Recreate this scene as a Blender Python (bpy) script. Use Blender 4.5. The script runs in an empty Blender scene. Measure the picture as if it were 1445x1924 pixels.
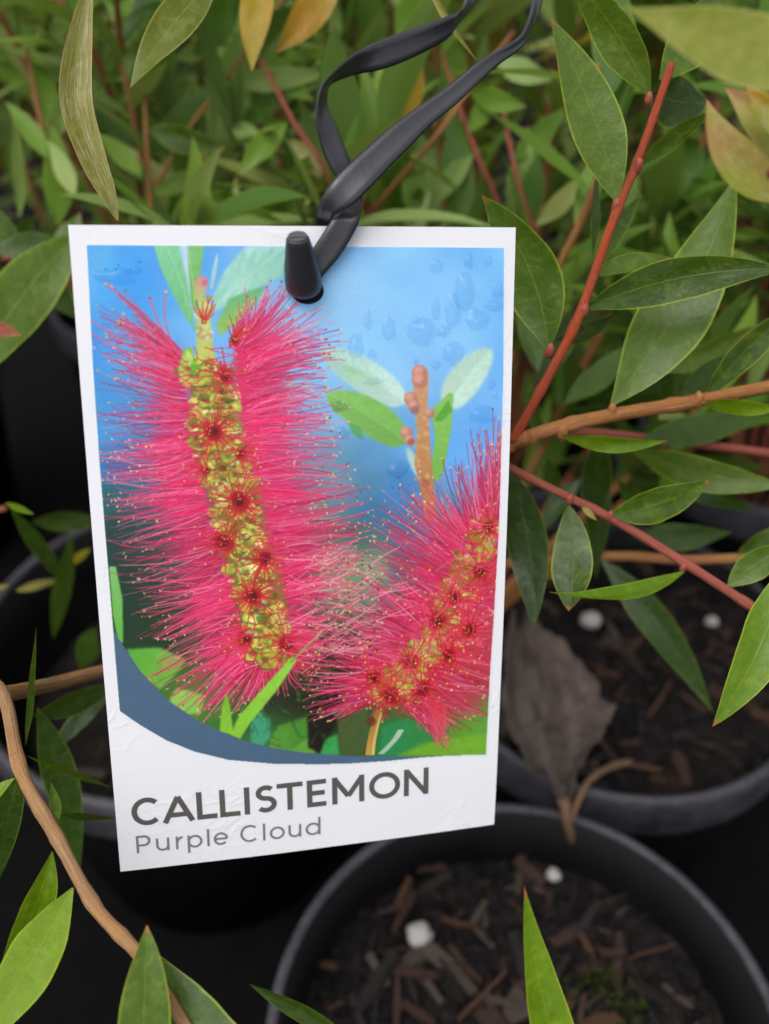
import bpy, math, random
import numpy as np
from mathutils import Vector, Matrix, noise

scene = bpy.context.scene
# ---------------------------------------------------------------- camera, sky, light, exposure
F_PX = 1700.0; IMW, IMH = 1445.0, 1924.0
PITCH = math.radians(40.0)
CAM = Vector((0.0, 0.0, 0.413))
RGT = Vector((1, 0, 0)); FWD = Vector((0, math.cos(PITCH), -math.sin(PITCH))); UPV = Vector((0, math.sin(PITCH), math.cos(PITCH)))
cd = bpy.data.cameras.new('camera'); cam = bpy.data.objects.new('camera', cd); scene.collection.objects.link(cam)
cam.location = CAM; cam.rotation_euler = (math.pi/2-PITCH, 0, 0)
cd.sensor_fit = 'HORIZONTAL'; cd.sensor_width = 36.0; cd.lens = F_PX/IMW*36.0
cd.clip_start = 0.01; cd.clip_end = 100.0
cd.dof.use_dof = True; cd.dof.focus_distance = 0.164; cd.dof.aperture_fstop = cd.lens/2.9
scene.camera = cam

SUN_EL, SUN_AZ = math.radians(66), math.radians(-140)
world = bpy.data.worlds.new('World'); scene.world = world; world.use_nodes = True
wn = world.node_tree.nodes; wl = world.node_tree.links
sky = wn.new('ShaderNodeTexSky'); sky.sky_type = 'NISHITA'; sky.sun_disc = False
sky.sun_elevation = SUN_EL; sky.sun_rotation = math.radians(0); sky.air_density = 1.0; sky.dust_density = 4.0; sky.ozone_density = 1.0
hs = wn.new('ShaderNodeHueSaturation'); hs.inputs['Saturation'].default_value = 0.3      # overcast: a nearly colourless sky
wl.new(sky.outputs[0], hs.inputs['Color']); wl.new(hs.outputs[0], wn['Background'].inputs['Color'])
wn['Background'].inputs['Strength'].default_value = 0.15
sd = bpy.data.lights.new('sun', 'SUN'); sun = bpy.data.objects.new('sun', sd); scene.collection.objects.link(sun)
sd.energy = 0.75; sd.angle = math.radians(60); sd.color = (1.0, 0.985, 0.965)
# sky.sun_rotation is measured from +Y towards +X: point the lamp the same way
sun_dir = Vector((math.sin(SUN_AZ)*math.cos(SUN_EL), math.cos(SUN_AZ)*math.cos(SUN_EL), math.sin(SUN_EL)))
sky.sun_rotation = SUN_AZ
sun.rotation_euler = sun_dir.to_track_quat('Z', 'Y').to_euler(); sun.location = (0, 0, 2)
vs = scene.view_settings
vs.view_transform = 'Standard'; vs.look = 'None'; vs.gamma = 1.0; vs.use_curve_mapping = False
vs.exposure = 0.47
scene.render.engine = 'CYCLES'
cy = scene.cycles; cy.max_bounces = 5; cy.diffuse_bounces = 4; cy.glossy_bounces = 2; cy.transmission_bounces = 3; cy.transparent_max_bounces = 8

# ---------------------------------------------------------------- helpers
COL = scene.collection
random.seed(11)
def at(px, py, d):
    return CAM + d*((px-IMW/2)/F_PX*RGT - (py-IMH/2)/F_PX*UPV + FWD)
def ray(px, py):
    return ((px-IMW/2)/F_PX*RGT - (py-IMH/2)/F_PX*UPV + FWD)
def onz(px, py, z):
    r = ray(px, py); return CAM + r*((z-CAM.z)/r.z)
def proj(p):
    v = p-CAM; d = v.dot(FWD)
    if d < 1e-4: return (-9999, -9999, d)
    return (IMW/2+v.dot(RGT)/d*F_PX, IMH/2-v.dot(UPV)/d*F_PX, d)
def lin(c):
    c = np.asarray(c, float)
    return np.where(c <= .04045, c/12.92, ((c+.055)/1.055)**2.4)
def rgb(r, g, b): return tuple(float(x) for x in lin((r/255., g/255., b/255.)))+(1.0,)
def new_mesh(name, verts, faces, smooth=True, uvs=None):
    me = bpy.data.meshes.new(name); me.from_pydata([tuple(v) for v in verts], [], faces)
    if uvs is not None:
        ul = me.uv_layers.new(name='UVMap')
        vi = np.empty(len(me.loops), np.int32); me.loops.foreach_get('vertex_index', vi)
        ul.data.foreach_set('uv', np.asarray(uvs, np.float32)[vi].ravel())
    if smooth: me.polygons.foreach_set('use_smooth', [True]*len(me.polygons))
    me.update(); return me
def obj(name, me, mat=None, parent=None, matrix=None):
    o = bpy.data.objects.new(name, me); COL.objects.link(o)
    if mat is not None and me is not None and not me.materials: me.materials.append(mat)
    if parent is not None: o.parent = parent
    if matrix is not None: o.matrix_local = matrix
    return o
def thing(name, label, cat, loc=(0, 0, 0), group=None):
    o = bpy.data.objects.new(name, None); COL.objects.link(o); o.location = loc; o.empty_display_size = .02
    return tag(o, label, cat, group)
def tag(o, label=None, cat=None, group=None, kind=None):
    if label: o['label'] = label
    if cat: o['category'] = cat
    if group: o['group'] = group
    if kind: o['kind'] = kind
    return o
class MB:
    def __init__(s): s.v = []; s.f = []; s.uv = []
    def add(s, v, f, uv=None):
        n = len(s.v); s.v += [Vector(x) for x in v]; s.f += [tuple(i+n for i in q) for q in f]
        s.uv += list(uv) if uv is not None else [(0, 0)]*len(v)
    def build(s, name, mat, parent=None, off=Vector((0, 0, 0)), smooth=True):
        me = new_mesh(name, [v-off for v in s.v], s.f, smooth, s.uv)
        return obj(name, me, mat, parent)
def tube(pts, rad, seg=10, cap=True, jit=0.0):
    P = [Vector(p) for p in pts]; n = len(P); v = []; f = []; uv = []
    t = (P[1]-P[0]).normalized(); a = t.orthogonal().normalized(); L = 0
    for i in range(n):
        t2 = (P[min(i+1, n-1)]-P[max(i-1, 0)]).normalized()
        a = (a-t2*a.dot(t2)).normalized(); b = t2.cross(a)
        if i: L += (P[i]-P[i-1]).length
        for k in range(seg):
            an = 2*math.pi*k/seg; r = rad[i]*(1+random.uniform(-jit, jit))
            v.append(P[i]+(a*math.cos(an)+b*math.sin(an))*r); uv.append((k/seg, L*100))
    for i in range(n-1):
        for k in range(seg):
            f.append((i*seg+k, i*seg+(k+1) % seg, (i+1)*seg+(k+1) % seg, (i+1)*seg+k))
    if cap:
        f.append(tuple(range(seg-1, -1, -1))); f.append(tuple((n-1)*seg+k for k in range(seg)))
    return v, f, uv
def smooth_path(pts, sub=6):
    P = [Vector(p) for p in pts]; out = []
    for i in range(len(P)-1):
        p0 = P[max(i-1, 0)]; p1 = P[i]; p2 = P[i+1]; p3 = P[min(i+2, len(P)-1)]
        for k in range(sub):
            t = k/sub
            out.append(.5*((2*p1)+(p2-p0)*t+(2*p0-5*p1+4*p2-p3)*t*t+(3*p1-p0-3*p2+p3)*t**3))
    out.append(P[-1]); return out
def lathe(prof, seg=96, center=(0, 0, 0)):
    c = Vector(center); v = []; f = []
    for (r, z) in prof:
        for k in range(seg):
            an = 2*math.pi*k/seg; v.append(c+Vector((r*math.cos(an), r*math.sin(an), z)))
    for i in range(len(prof)-1):
        for k in range(seg):
            f.append((i*seg+k, i*seg+(k+1) % seg, (i+1)*seg+(k+1) % seg, (i+1)*seg+k))
    return v, f

# ---------------------------------------------------------------- materials
def mat(name):
    m = bpy.data.materials.new(name); m.use_nodes = True
    nt = m.node_tree; return m, nt.nodes, nt.links, nt.nodes['Principled BSDF']
def N(nd, t, **kw):
    n = nd.new(t)
    for k, v in kw.items(): setattr(n, k, v)
    return n
def mathn(nd, lk, op, a, b=None, c=None, clamp=False):
    n = nd.new('ShaderNodeMath'); n.operation = op; n.use_clamp = clamp
    for i, x in enumerate((a, b, c)):
        if x is None: continue
        if isinstance(x, (int, float)): n.inputs[i].default_value = x
        else: lk.new(x, n.inputs[i])
    return n.outputs[0]
def mixc(nd, lk, f, a, b, mode='MIX'):
    n = nd.new('ShaderNodeMix'); n.data_type = 'RGBA'; n.blend_type = mode
    for i, x in ((0, f), (6, a), (7, b)):
        if isinstance(x, (int, float)): n.inputs[i].default_value = x
        elif isinstance(x, tuple): n.inputs[i].default_value = x
        else: lk.new(x, n.inputs[i])
    return n.outputs[2]
def ramp(nd, lk, x, stops):
    n = nd.new('ShaderNodeValToRGB'); e = n.color_ramp.elements
    while len(e) < len(stops): e.new(.5)
    for i, (p, c) in enumerate(stops): e[i].position = p; e[i].color = c
    lk.new(x, n.inputs[0]); return n.outputs[0]
def noise_tex(nd, lk, scale, detail=4, rough=.55, vec=None, dist=0.):
    n = nd.new('ShaderNodeTexNoise'); n.inputs['Scale'].default_value = scale; n.inputs['Detail'].default_value = detail
    n.inputs['Roughness'].default_value = rough; n.inputs['Distortion'].default_value = dist
    if vec is not None: lk.new(vec, n.inputs['Vector'])
    return n
def bump(nd, lk, h, bsdf, strength=.3, dist=.001, prev=None):
    b = nd.new('ShaderNodeBump'); b.inputs['Strength'].default_value = strength; b.inputs['Distance'].default_value = dist
    lk.new(h, b.inputs['Height'])
    if prev is not None: lk.new(prev, b.inputs['Normal'])
    if bsdf is not None: lk.new(b.outputs[0], bsdf.inputs['Normal'])
    return b.outputs[0]

def leaf_material(name, stops, edge, tip=None, far=False, rough=.48, transl=.22, hair=0., blush=None, under=(.1, .15, .06, 1)):
    m, nd, lk, bs = mat(name)
    uvn = N(nd, 'ShaderNodeUVMap'); sep = N(nd, 'ShaderNodeSeparateXYZ'); lk.new(uvn.outputs[0], sep.inputs[0])
    u, v = sep.outputs[0], sep.outputs[1]
    oi = N(nd, 'ShaderNodeObjectInfo'); tc = N(nd, 'ShaderNodeTexCoord')
    nz = noise_tex(nd, lk, 90, 3, .6, tc.outputs['Object'])
    x = mathn(nd, lk, 'ADD', mathn(nd, lk, 'MULTIPLY', oi.outputs['Random'], .62), mathn(nd, lk, 'MULTIPLY', nz.outputs[0], .45))
    col = ramp(nd, lk, x, [(p, c) for p, c in stops])
    au = mathn(nd, lk, 'ABSOLUTE', mathn(nd, lk, 'SUBTRACT', mathn(nd, lk, 'MULTIPLY', u, 2.0), 1.0))
    # midrib and faint side veins
    mid = mathn(nd, lk, 'SUBTRACT', 1.0, mathn(nd, lk, 'MULTIPLY', au, 16.0), clamp=True)
    col = mixc(nd, lk, mathn(nd, lk, 'MULTIPLY', mid, .2), col, edge)
    ed = mathn(nd, lk, 'MULTIPLY', mathn(nd, lk, 'SUBTRACT', au, .92), 14.0, clamp=True)
    col = mixc(nd, lk, mathn(nd, lk, 'MULTIPLY', ed, .95), col, edge)
    if not far:      # dull and yellowed blotches, tiny brown specks
        bl = noise_tex(nd, lk, 240, 4, .7, tc.outputs['Object'], 1.5)
        col = mixc(nd, lk, ramp(nd, lk, bl.outputs[0], [(.50, (0, 0, 0, 1)), (.75, (.28, .28, .28, 1))]), col, edge)
        col = mixc(nd, lk, ramp(nd, lk, bl.outputs[0], [(.22, (.7, .7, .7, 1)), (.27, (0, 0, 0, 1))]), col, G(70,52,20))
    if blush is not None:
        b = mathn(nd, lk, 'MULTIPLY', mathn(nd, lk, 'SUBTRACT', noise_tex(nd, lk, 55, 2, .5, tc.outputs['Object']).outputs[0], .42), 4.0, clamp=True)
        col = mixc(nd, lk, b, col, blush)
    if tip is not None:
        tp = mathn(nd, lk, 'MULTIPLY', mathn(nd, lk, 'SUBTRACT', v, .94), 18.0, clamp=True)
        col = mixc(nd, lk, tp, col, tip)
    cmb = N(nd, 'ShaderNodeCombineXYZ'); lk.new(mathn(nd, lk, 'MULTIPLY', u, 14.0), cmb.inputs[0]); lk.new(mathn(nd, lk, 'MULTIPLY', v, 52.0), cmb.inputs[1])
    vo = N(nd, 'ShaderNodeTexVoronoi'); vo.inputs['Scale'].default_value = 1.0; lk.new(cmb.outputs[0], vo.inputs['Vector'])
    gl = mathn(nd, lk, 'SUBTRACT', 1.0, mathn(nd, lk, 'MULTIPLY', vo.outputs['Distance'], 4.5), clamp=True)
    col = mixc(nd, lk, mathn(nd, lk, 'MULTIPLY', gl, .22), col, mixc(nd, lk, .6, col, (.01, .025, .004, 1)))
    sp = noise_tex(nd, lk, 700, 2, .6, tc.outputs['Object']) if not far else None
    if not far: col = mixc(nd, lk, .3, col, mixc(nd, lk, 1.0, col, mixc(nd, lk, sp.outputs[0], (.55, .55, .55, 1), (1.5, 1.5, 1.5, 1)), 'MULTIPLY'))
    if hair:
        hz = noise_tex(nd, lk, 1.0, 4, .7); cmb2 = N(nd, 'ShaderNodeCombineXYZ'); lk.new(mathn(nd, lk, 'MULTIPLY', u, 40.0), cmb2.inputs[0]); lk.new(mathn(nd, lk, 'MULTIPLY', v, 8.0), cmb2.inputs[1])
        lk.new(cmb2.outputs[0], hz.inputs['Vector'])
        h = mathn(nd, lk, 'MULTIPLY', mathn(nd, lk, 'SUBTRACT', hz.outputs[0], .5), 5.0, clamp=True)
        col = mixc(nd, lk, mathn(nd, lk, 'MULTIPLY', h, hair), col, (.62, .6, .45, 1))
    geo = N(nd, 'ShaderNodeNewGeometry')
    col = mixc(nd, lk, mathn(nd, lk, 'MULTIPLY', geo.outputs['Backfacing'], .45), col, under)
    lk.new(col, bs.inputs['Base Color'])
    wet = noise_tex(nd, lk, 130, 2, .5, tc.outputs['Object']) if not far else nz
    rg = mathn(nd, lk, 'ADD', mathn(nd, lk, 'MULTIPLY', wet.outputs[0], .7), rough-.40)
    lk.new(rg, bs.inputs['Roughness']); bs.inputs['Coat Weight'].default_value = 0.0 if far else .10; bs.inputs['Coat Roughness'].default_value = .12
    bs.inputs['Specular IOR Level'].default_value = .26 if far else .34
    n1 = bump(nd, lk, mid, bs if far else None, .25, .0004)
    if far:
        tr = N(nd, 'ShaderNodeBsdfTranslucent'); lk.new(mixc(nd, lk, .5, col, (.3, .42, .03, 1)), tr.inputs[0])
        mx = N(nd, 'ShaderNodeMixShader'); mx.inputs[0].default_value = transl
        lk.new(bs.outputs[0], mx.inputs[1]); lk.new(tr.outputs[0], mx.inputs[2]); lk.new(mx.outputs[0], nd['Material Output'].inputs[0])
        return m
    n2 = bump(nd, lk, noise_tex(nd, lk, 260, 3, .6, tc.outputs['Object']).outputs[0], None, .6, .0008, n1)
    bump(nd, lk, gl, bs, .25, .0003, n2)
    tr = N(nd, 'ShaderNodeBsdfTranslucent'); lk.new(mixc(nd, lk, .5, col, (.3, .42, .03, 1)), tr.inputs[0])
    mx = N(nd, 'ShaderNodeMixShader'); mx.inputs[0].default_value = transl
    lk.new(bs.outputs[0], mx.inputs[1]); lk.new(tr.outputs[0], mx.inputs[2]); lk.new(mx.outputs[0], nd['Material Output'].inputs[0])
    return m
G = lambda r, g, b: rgb(r, g, b)
M = {}
M['leaf'] = leaf_material('leaf_green', [(.1, G(38,62,8)), (.5, G(64,92,16)), (.95, G(86,110,28))], G(150,166,40), G(176,110,50))
M['leaf_dark'] = leaf_material('leaf_deep_green', [(.1, G(28,48,8)), (.5, G(42,68,14)), (.95, G(62,88,24))], G(108,130,34), None)
M['leaf_bright'] = leaf_material('leaf_bright_green', [(.1, G(78,112,6)), (.5, G(100,134,10)), (.95, G(124,152,22))], G(166,182,44), G(190,70,60), transl=.3)
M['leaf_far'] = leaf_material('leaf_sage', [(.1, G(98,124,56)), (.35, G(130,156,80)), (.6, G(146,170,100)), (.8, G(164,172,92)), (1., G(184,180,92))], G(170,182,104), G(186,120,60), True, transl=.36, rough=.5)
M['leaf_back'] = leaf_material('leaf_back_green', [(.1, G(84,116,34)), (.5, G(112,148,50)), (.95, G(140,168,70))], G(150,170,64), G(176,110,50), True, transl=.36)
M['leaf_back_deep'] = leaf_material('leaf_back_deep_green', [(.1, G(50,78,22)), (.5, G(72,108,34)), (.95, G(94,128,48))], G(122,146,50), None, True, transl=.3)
M['leaf_olive'] = leaf_material('leaf_olive', [(.1, G(112,112,20)), (.5, G(136,130,30)), (.95, G(160,150,60))], G(208,168,116), G(190,130,70), transl=.3, hair=.8, rough=.55)
M['leaf_near'] = leaf_material('leaf_near_olive', [(.1, G(92,106,6)), (.5, G(108,118,10)), (.95, G(130,136,30))], G(184,180,96), None, transl=.35, rough=.55)
M['leaf_yellow'] = leaf_material('leaf_turning_yellow', [(.1, G(150,128,4)), (.5, G(172,132,8)), (.95, G(176,112,14))], G(190,150,40), None, transl=.3, blush=G(128,128,10))
M['leaf_pink'] = leaf_material('leaf_pink_shoot', [(.1, G(150,110,50)), (.45, G(170,90,72)), (.95, G(176,80,80))], G(190,84,90), G(206,90,96), transl=.3, hair=.4, blush=G(140,146,24), rough=.6)

def bark_material(name, a, b, c, rough=.6, scale=260):
    m, nd, lk, bs = mat(name); tc = N(nd, 'ShaderNodeTexCoord'); uvn = N(nd, 'ShaderNodeUVMap')
    n1 = noise_tex(nd, lk, scale, 4, .65, tc.outputs['Object']); n2 = noise_tex(nd, lk, 60, 2, .5, tc.outputs['Object'])
    mp = N(nd, 'ShaderNodeMapping'); mp.inputs['Scale'].default_value = (26, .9, 1); lk.new(uvn.outputs[0], mp.inputs[0])
    n3 = noise_tex(nd, lk, 1.0, 4, .65, mp.outputs[0])
    col = mixc(nd, lk, ramp(nd, lk, n2.outputs[0], [(.35, (0, 0, 0, 1)), (.65, (1, 1, 1, 1))]), a, b)
    col = mixc(nd, lk, ramp(nd, lk, n3.outputs[0], [(.45, (0, 0, 0, 1)), (.75, (.8, .8, .8, 1))]), col, c)
    sc = noise_tex(nd, lk, 420, 5, .75, tc.outputs['Object'], 2.0)
    col = mixc(nd, lk, ramp(nd, lk, sc.outputs[0], [(.28, (.75, .75, .75, 1)), (.42, (0, 0, 0, 1))]), col, tuple(x*.35 for x in a[:3])+(1,))
    lk.new(col, bs.inputs['Base Color']); bs.inputs['Roughness'].default_value = rough; bs.inputs['Specular IOR Level'].default_value = .3
    b1 = bump(nd, lk, n3.outputs[0], None, .8, .0008); b2 = bump(nd, lk, sc.outputs[0], None, .5, .0006, b1); bump(nd, lk, n1.outputs[0], bs, .4, .0004, b2)
    return m
M['bark'] = bark_material('bark_tan', G(140,106,70), G(172,122,74), G(192,168,132))
M['bark_brown'] = bark_material('bark_brown', G(150,96,50), G(160,104,60), G(186,136,86))
M['stem_red'] = bark_material('stem_red', G(168,64,28), G(146,60,34), G(184,96,52), .5)
M['stem_pink'] = bark_material('stem_pink', G(158,80,66), G(146,70,54), G(172,108,84), .5)
M['stem_far'] = bark_material('stem_ochre', G(160,112,60), G(150,84,60), G(176,136,84), .6)

def plain(name, col, rough=.5, nscale=200, var=.25, bstr=.2, spec=.5, bd=.0005):
    m, nd, lk, bs = mat(name); tc = N(nd, 'ShaderNodeTexCoord')
    n = noise_tex(nd, lk, nscale, 4, .6, tc.outputs['Object']); n2 = noise_tex(nd, lk, nscale*.14, 3, .6, tc.outputs['Object'])
    f = mathn(nd, lk, 'MULTIPLY', mathn(nd, lk, 'ADD', n.outputs[0], n2.outputs[0]), .5)
    d = tuple(x*(1-var) for x in col[:3])+(1,); l = tuple(min(1, x*(1+var)) for x in col[:3])+(1,)
    lk.new(ramp(nd, lk, f, [(.3, d), (.7, l)]), bs.inputs['Base Color'])
    lk.new(mathn(nd, lk, 'ADD', mathn(nd, lk, 'MULTIPLY', n2.outputs[0], .25), rough-.12), bs.inputs['Roughness'])
    bs.inputs['Specular IOR Level'].default_value = spec
    bump(nd, lk, n.outputs[0], bs, bstr, bd); return m
M['pot'] = plain('pot_black_plastic', (.005, .0045, .005, 1), .6, 300, .35, .12, .15)
M['rim'] = plain('pot_rim_skylit_scuffed', (.046, .043, .051, 1), .52, 420, .75, .3, .35)  # sky caught by the rim is put into its paler base; scuffs vary it
M['mat_ground'] = plain('weed_mat', (.004, .0036, .0036, 1), .9, 500, .5, .4, .06)
def soil_material():
    m, nd, lk, bs = mat('potting_soil'); tc = N(nd, 'ShaderNodeTexCoord')
    n = noise_tex(nd, lk, 240, 5, .7, tc.outputs['Object']); v = N(nd, 'ShaderNodeTexVoronoi'); v.inputs['Scale'].default_value = 260; lk.new(tc.outputs['Object'], v.inputs['Vector'])
    c = ramp(nd, lk, v.outputs['Color'], [(.0, (.007, .006, .006, 1)), (.6, (.014, .011, .010, 1)), (.88, (.03, .021, .016, 1)), (1, (.055, .038, .03, 1))])
    lk.new(mixc(nd, lk, n.outputs[0], c, (.008, .007, .007, 1)), bs.inputs['Base Color']); bs.inputs['Roughness'].default_value = .75; bs.inputs['Specular IOR Level'].default_value = .18
    b1 = bump(nd, lk, v.outputs['Distance'], None, .8, .002); bump(nd, lk, n.outputs[0], bs, .8, .002, b1); return m
M['soil'] = soil_material()
M['chip'] = [bark_material('bark_chip_brown', G(54,38,32), G(66,44,34), G(44,34,30), .75), bark_material('bark_chip_orange', G(72,50,36), G(88,60,42), G(50,40,34), .75),
             bark_material('bark_chip_dark', G(30,25,25), G(38,31,29), G(25,22,22), .65), bark_material('bark_chip_grey', G(68,58,52), G(80,68,58), G(50,42,38), .8)]
M['pellet'] = plain('pellet_white', (.38, .36, .33, 1), .7, 320, .15, .3, .3)
M['dry'] = bark_material('dry_leaf_brown', G(96,84,76), G(68,58,54), G(122,106,96), .85, 200)
M['dry_stalk'] = bark_material('dry_leaf_stalk', G(126,96,72), G(110,80,58), G(140,112,88), .8)
M['moss'] = plain('moss_green', (.07, .11, .012, 1), .7, 300, .4, .2, .2)
# ---------------------------------------------------------------- the printed picture on the label (flat print)
PX0, PY0, PW, PH = 150, 445, 815, 1000           # picture sheet in print units
def paint_print():
    rs = np.random.RandomState(7)
    img = np.zeros((PH, PW, 3), np.float32)
    yy, xx = np.mgrid[0:PH, 0:PW].astype(np.float32)
    xx += PX0; yy += PY0
    # background: smooth blend of colour notes
    notes = [(160,460,68,148,225),(240,520,61,156,237),(220,640,70,156,231),(330,500,83,163,234),(190,800,66,147,219),(200,880,48,124,190),
             (205,930,48,96,104),(215,1000,36,66,60),(230,1100,32,58,46),(230,1180,34,58,40),(300,1200,34,56,36),(300,1280,62,120,44),(360,1330,80,130,50),
             (400,600,110,177,241),(500,480,125,188,244),(620,480,138,196,248),(760,480,129,193,250),(940,480,116,187,248),(640,560,145,200,250),
             (800,560,135,196,251),(940,600,122,190,250),(700,650,132,193,248),(850,640,132,194,250),(930,720,106,174,244),(600,640,135,196,248),
             (660,760,125,181,231),(740,700,140,197,248),(700,860,88,150,200),(760,830,95,163,232),(740,920,64,132,200),(690,900,80,134,170),
             (700,960,62,116,158),(760,1000,62,108,150),(680,1010,72,110,104),(650,1060,120,150,104),(700,1060,110,170,120),(760,1060,70,96,110),
             (860,850,98,169,243),(920,820,91,163,243),(640,900,110,150,170),(600,1000,120,120,110),(500,1290,40,44,30),(560,1300,38,40,26),(620,1340,26,26,18),
             (640,1250,46,40,30),(480,1380,50,110,50),(560,1400,60,130,40),(650,1400,60,96,40),(720,1390,50,120,60),(800,1380,60,100,44),(870,1400,98,160,44),
             (910,1380,96,160,60),(910,1250,150,90,80),(930,1100,140,70,80),(420,1340,60,120,44)]
    num = np.zeros_like(img); den = np.zeros((PH, PW, 1), np.float32)
    for (x, y, r, g, b) in notes:
        w = 1.0/(((xx-x)**2 + (yy-y)**2 + 500.0)**1.7)
        w = (w*1e6)[..., None]
        num += w*np.array((r, g, b), np.float32); den += w
    img[:] = num/den

    def box(a, r):
        if r < 1: return a
        for ax in (0, 1):
            c = np.cumsum(np.concatenate([np.repeat(a.take([0], ax), r+1, ax), a, np.repeat(a.take([-1], ax), r, ax)], ax), ax)
            n = a.shape[ax]
            a = (c.take(range(2*r+1, 2*r+1+n), ax) - c.take(range(0, n), ax))/(2*r+1)
        return a
    def poly(pts, c0, c1=None, soft=1, alpha=1.0, axis=None, mott=0.014):
        pts = np.array(pts, np.float32); m = 6 + 3*soft
        x0 = int(max(PX0, pts[:, 0].min()-m)); x1 = int(min(PX0+PW-1, pts[:, 0].max()+m))
        y0 = int(max(PY0, pts[:, 1].min()-m)); y1 = int(min(PY0+PH-1, pts[:, 1].max()+m))
        if x1 <= x0 or y1 <= y0: return
        gy, gx = np.mgrid[y0:y1+1, x0:x1+1].astype(np.float32)
        ins = np.zeros(gx.shape, bool); n = len(pts)
        for i in range(n):
            ax_, ay_ = pts[i]; bx_, by_ = pts[(i+1) % n]
            if ay_ == by_: continue
            c = ((ay_ > gy) != (by_ > gy)) & (gx < (bx_-ax_)*(gy-ay_)/(by_-ay_)+ax_)
            ins ^= c
        mk = ins.astype(np.float32)
        mk = box(box(mk, soft), soft)*alpha
        c0 = np.array(c0, np.float32); c1 = c0 if c1 is None else np.array(c1, np.float32)
        if axis is None: axis = (pts[0], pts[n//2])
        a, b = np.array(axis[0], np.float32), np.array(axis[1], np.float32); d = b-a
        t = np.clip(((gx-a[0])*d[0]+(gy-a[1])*d[1])/(d@d+1e-6), 0, 1)[..., None]
        nz = box(box(rs.randn(*gx.shape).astype(np.float32), 3), 3)
        nz = 1 + mott*nz/(nz.std()+1e-6)
        col = (c0 + (c1-c0)*t)*nz[..., None]
        s = img[y0-PY0:y1-PY0+1, x0-PX0:x1-PX0+1]
        s += (col - s)*mk[..., None]
    def blade(p0, p1, w, c0, c1=None, soft=1, bend=0., alpha=1., pw=.5, vein=None, mott=.014):
        p0 = np.array(p0, float); p1 = np.array(p1, float); d = p1-p0; n = np.array((-d[1], d[0]))/np.hypot(*d)
        L = []; R_ = []
        for t in np.linspace(0, 1, 15):
            p = p0 + d*t + n*bend*4*t*(1-t)
            h = w/2*(np.sin(math.pi*min(1, max(0, t))**(.85))**pw if 0 < t < 1 else 0)
            L.append(p+n*h); R_.append(p-n*h)
        poly(L+R_[::-1], c0, c1, soft, alpha, (p0, p1), mott)
        if w > 20:
            Mid = [(L[i]+R_[i])/2 for i in range(len(L))]
            poly(Mid+R_[::-1], np.array(c0)*.86, np.array(c0 if c1 is None else c1)*.9, 2, .45*alpha, (p0, p1), 0)
            for q in np.linspace(.15, .85, 9):
                i = int(q*14); stroke(Mid[i], L[min(14, i+2)]*.85+Mid[min(14, i+2)]*.15, 0, 1.2, np.array(c0)*1.08, np.array(c0)*1.04, .28)
                stroke(Mid[i], R_[min(14, i+2)]*.85+Mid[min(14, i+2)]*.15, 0, 1.2, np.array(c0)*.8, np.array(c0)*.86, .25)
        if vein is not None:
            stroke(p0, p1, bend, 1.6, vein, vein, .5)
    def stroke(a, b, k, w, c0, c1, al=1., w1=None, al1=None):
        ax_, ay_ = a; bx_, by_ = b
        w1 = w if w1 is None else w1; al1 = al if al1 is None else al1
        dx = bx_-ax_; dy = by_-ay_; L = math.hypot(dx, dy)
        if L < 1: return
        sw = abs(dy) > abs(dx)
        if sw: ax_, ay_, bx_, by_ = ay_, ax_, by_, bx_; dx, dy = dy, dx; k = -k
        n = int(abs(dx))+1
        t = (np.arange(n)+.5)/n
        u = ax_+dx*t; v = ay_+dy*t + k*4*t*(1-t)*(1 if dx > 0 else -1)
        slope = np.hypot(1, dy/dx)
        ui = np.floor(u).astype(int)
        hw = (w+(w1-w)*t)*.5*slope
        m = int(np.ceil(hw.max()+1))
        off = np.arange(-m, m+1)
        vi = np.floor(v)[:, None].astype(int)+off[None]
        cov = np.clip(hw[:, None]+.5-np.abs(vi+.5-v[:, None]), 0, np.minimum(1, 2*hw)[:, None])*(al+(al1-al)*t)[:, None]
        X, Y = (vi, np.broadcast_to(ui[:, None], vi.shape)) if sw else (np.broadcast_to(ui[:, None], vi.shape), vi)
        X = X-PX0; Y = Y-PY0
        ok = (X >= 0) & (X < PW) & (Y >= 0) & (Y < PH) & (cov > .01)
        tt = np.broadcast_to(t[:, None], cov.shape)[ok][:, None]
        col = np.array(c0, np.float32)+(np.array(c1, np.float32)-np.array(c0, np.float32))*tt
        cv = cov[ok][:, None]; X = X[ok]; Y = Y[ok]
        img[Y, X] += (col-img[Y, X])*cv
    def dot(x, y, r, c, al=1., soft=.8):
        x0, x1, y0, y1 = int(x-r-2), int(x+r+3), int(y-r-2), int(y+r+3)
        x0 = max(x0, PX0); y0 = max(y0, PY0); x1 = min(x1, PX0+PW); y1 = min(y1, PY0+PH)
        if x1 <= x0 or y1 <= y0: return
        gy, gx = np.mgrid[y0:y1, x0:x1]
        m = np.clip((r-np.hypot(gx+.5-x, gy+.5-y))/soft+.5, 0, 1)[..., None]*al
        s = img[y0-PY0:y1-PY0, x0-PX0:x1-PX0]; s += (np.array(c, np.float32)-s)*m
    U = rs.uniform

    cl = box(box(rs.randn(PH, PW).astype(np.float32), 46), 46); cl /= cl.std()
    cl2 = box(box(rs.randn(PH, PW).astype(np.float32), 14), 14); cl2 /= cl2.std()
    skyw = np.clip((img[..., 2]-150)/70, 0, 1)
    img += (skyw*np.clip(cl*6+cl2*1.5+8, -12, 26))[..., None]*np.array((1.0, 1.0, .3), np.float32)
    # ---- leaves and twigs of the picture
    poly([(288,458),(335,458),(352,520),(362,600),(368,625),(345,590),(318,540),(300,500)], (134,206,160), (112,190,120), 1)
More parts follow.
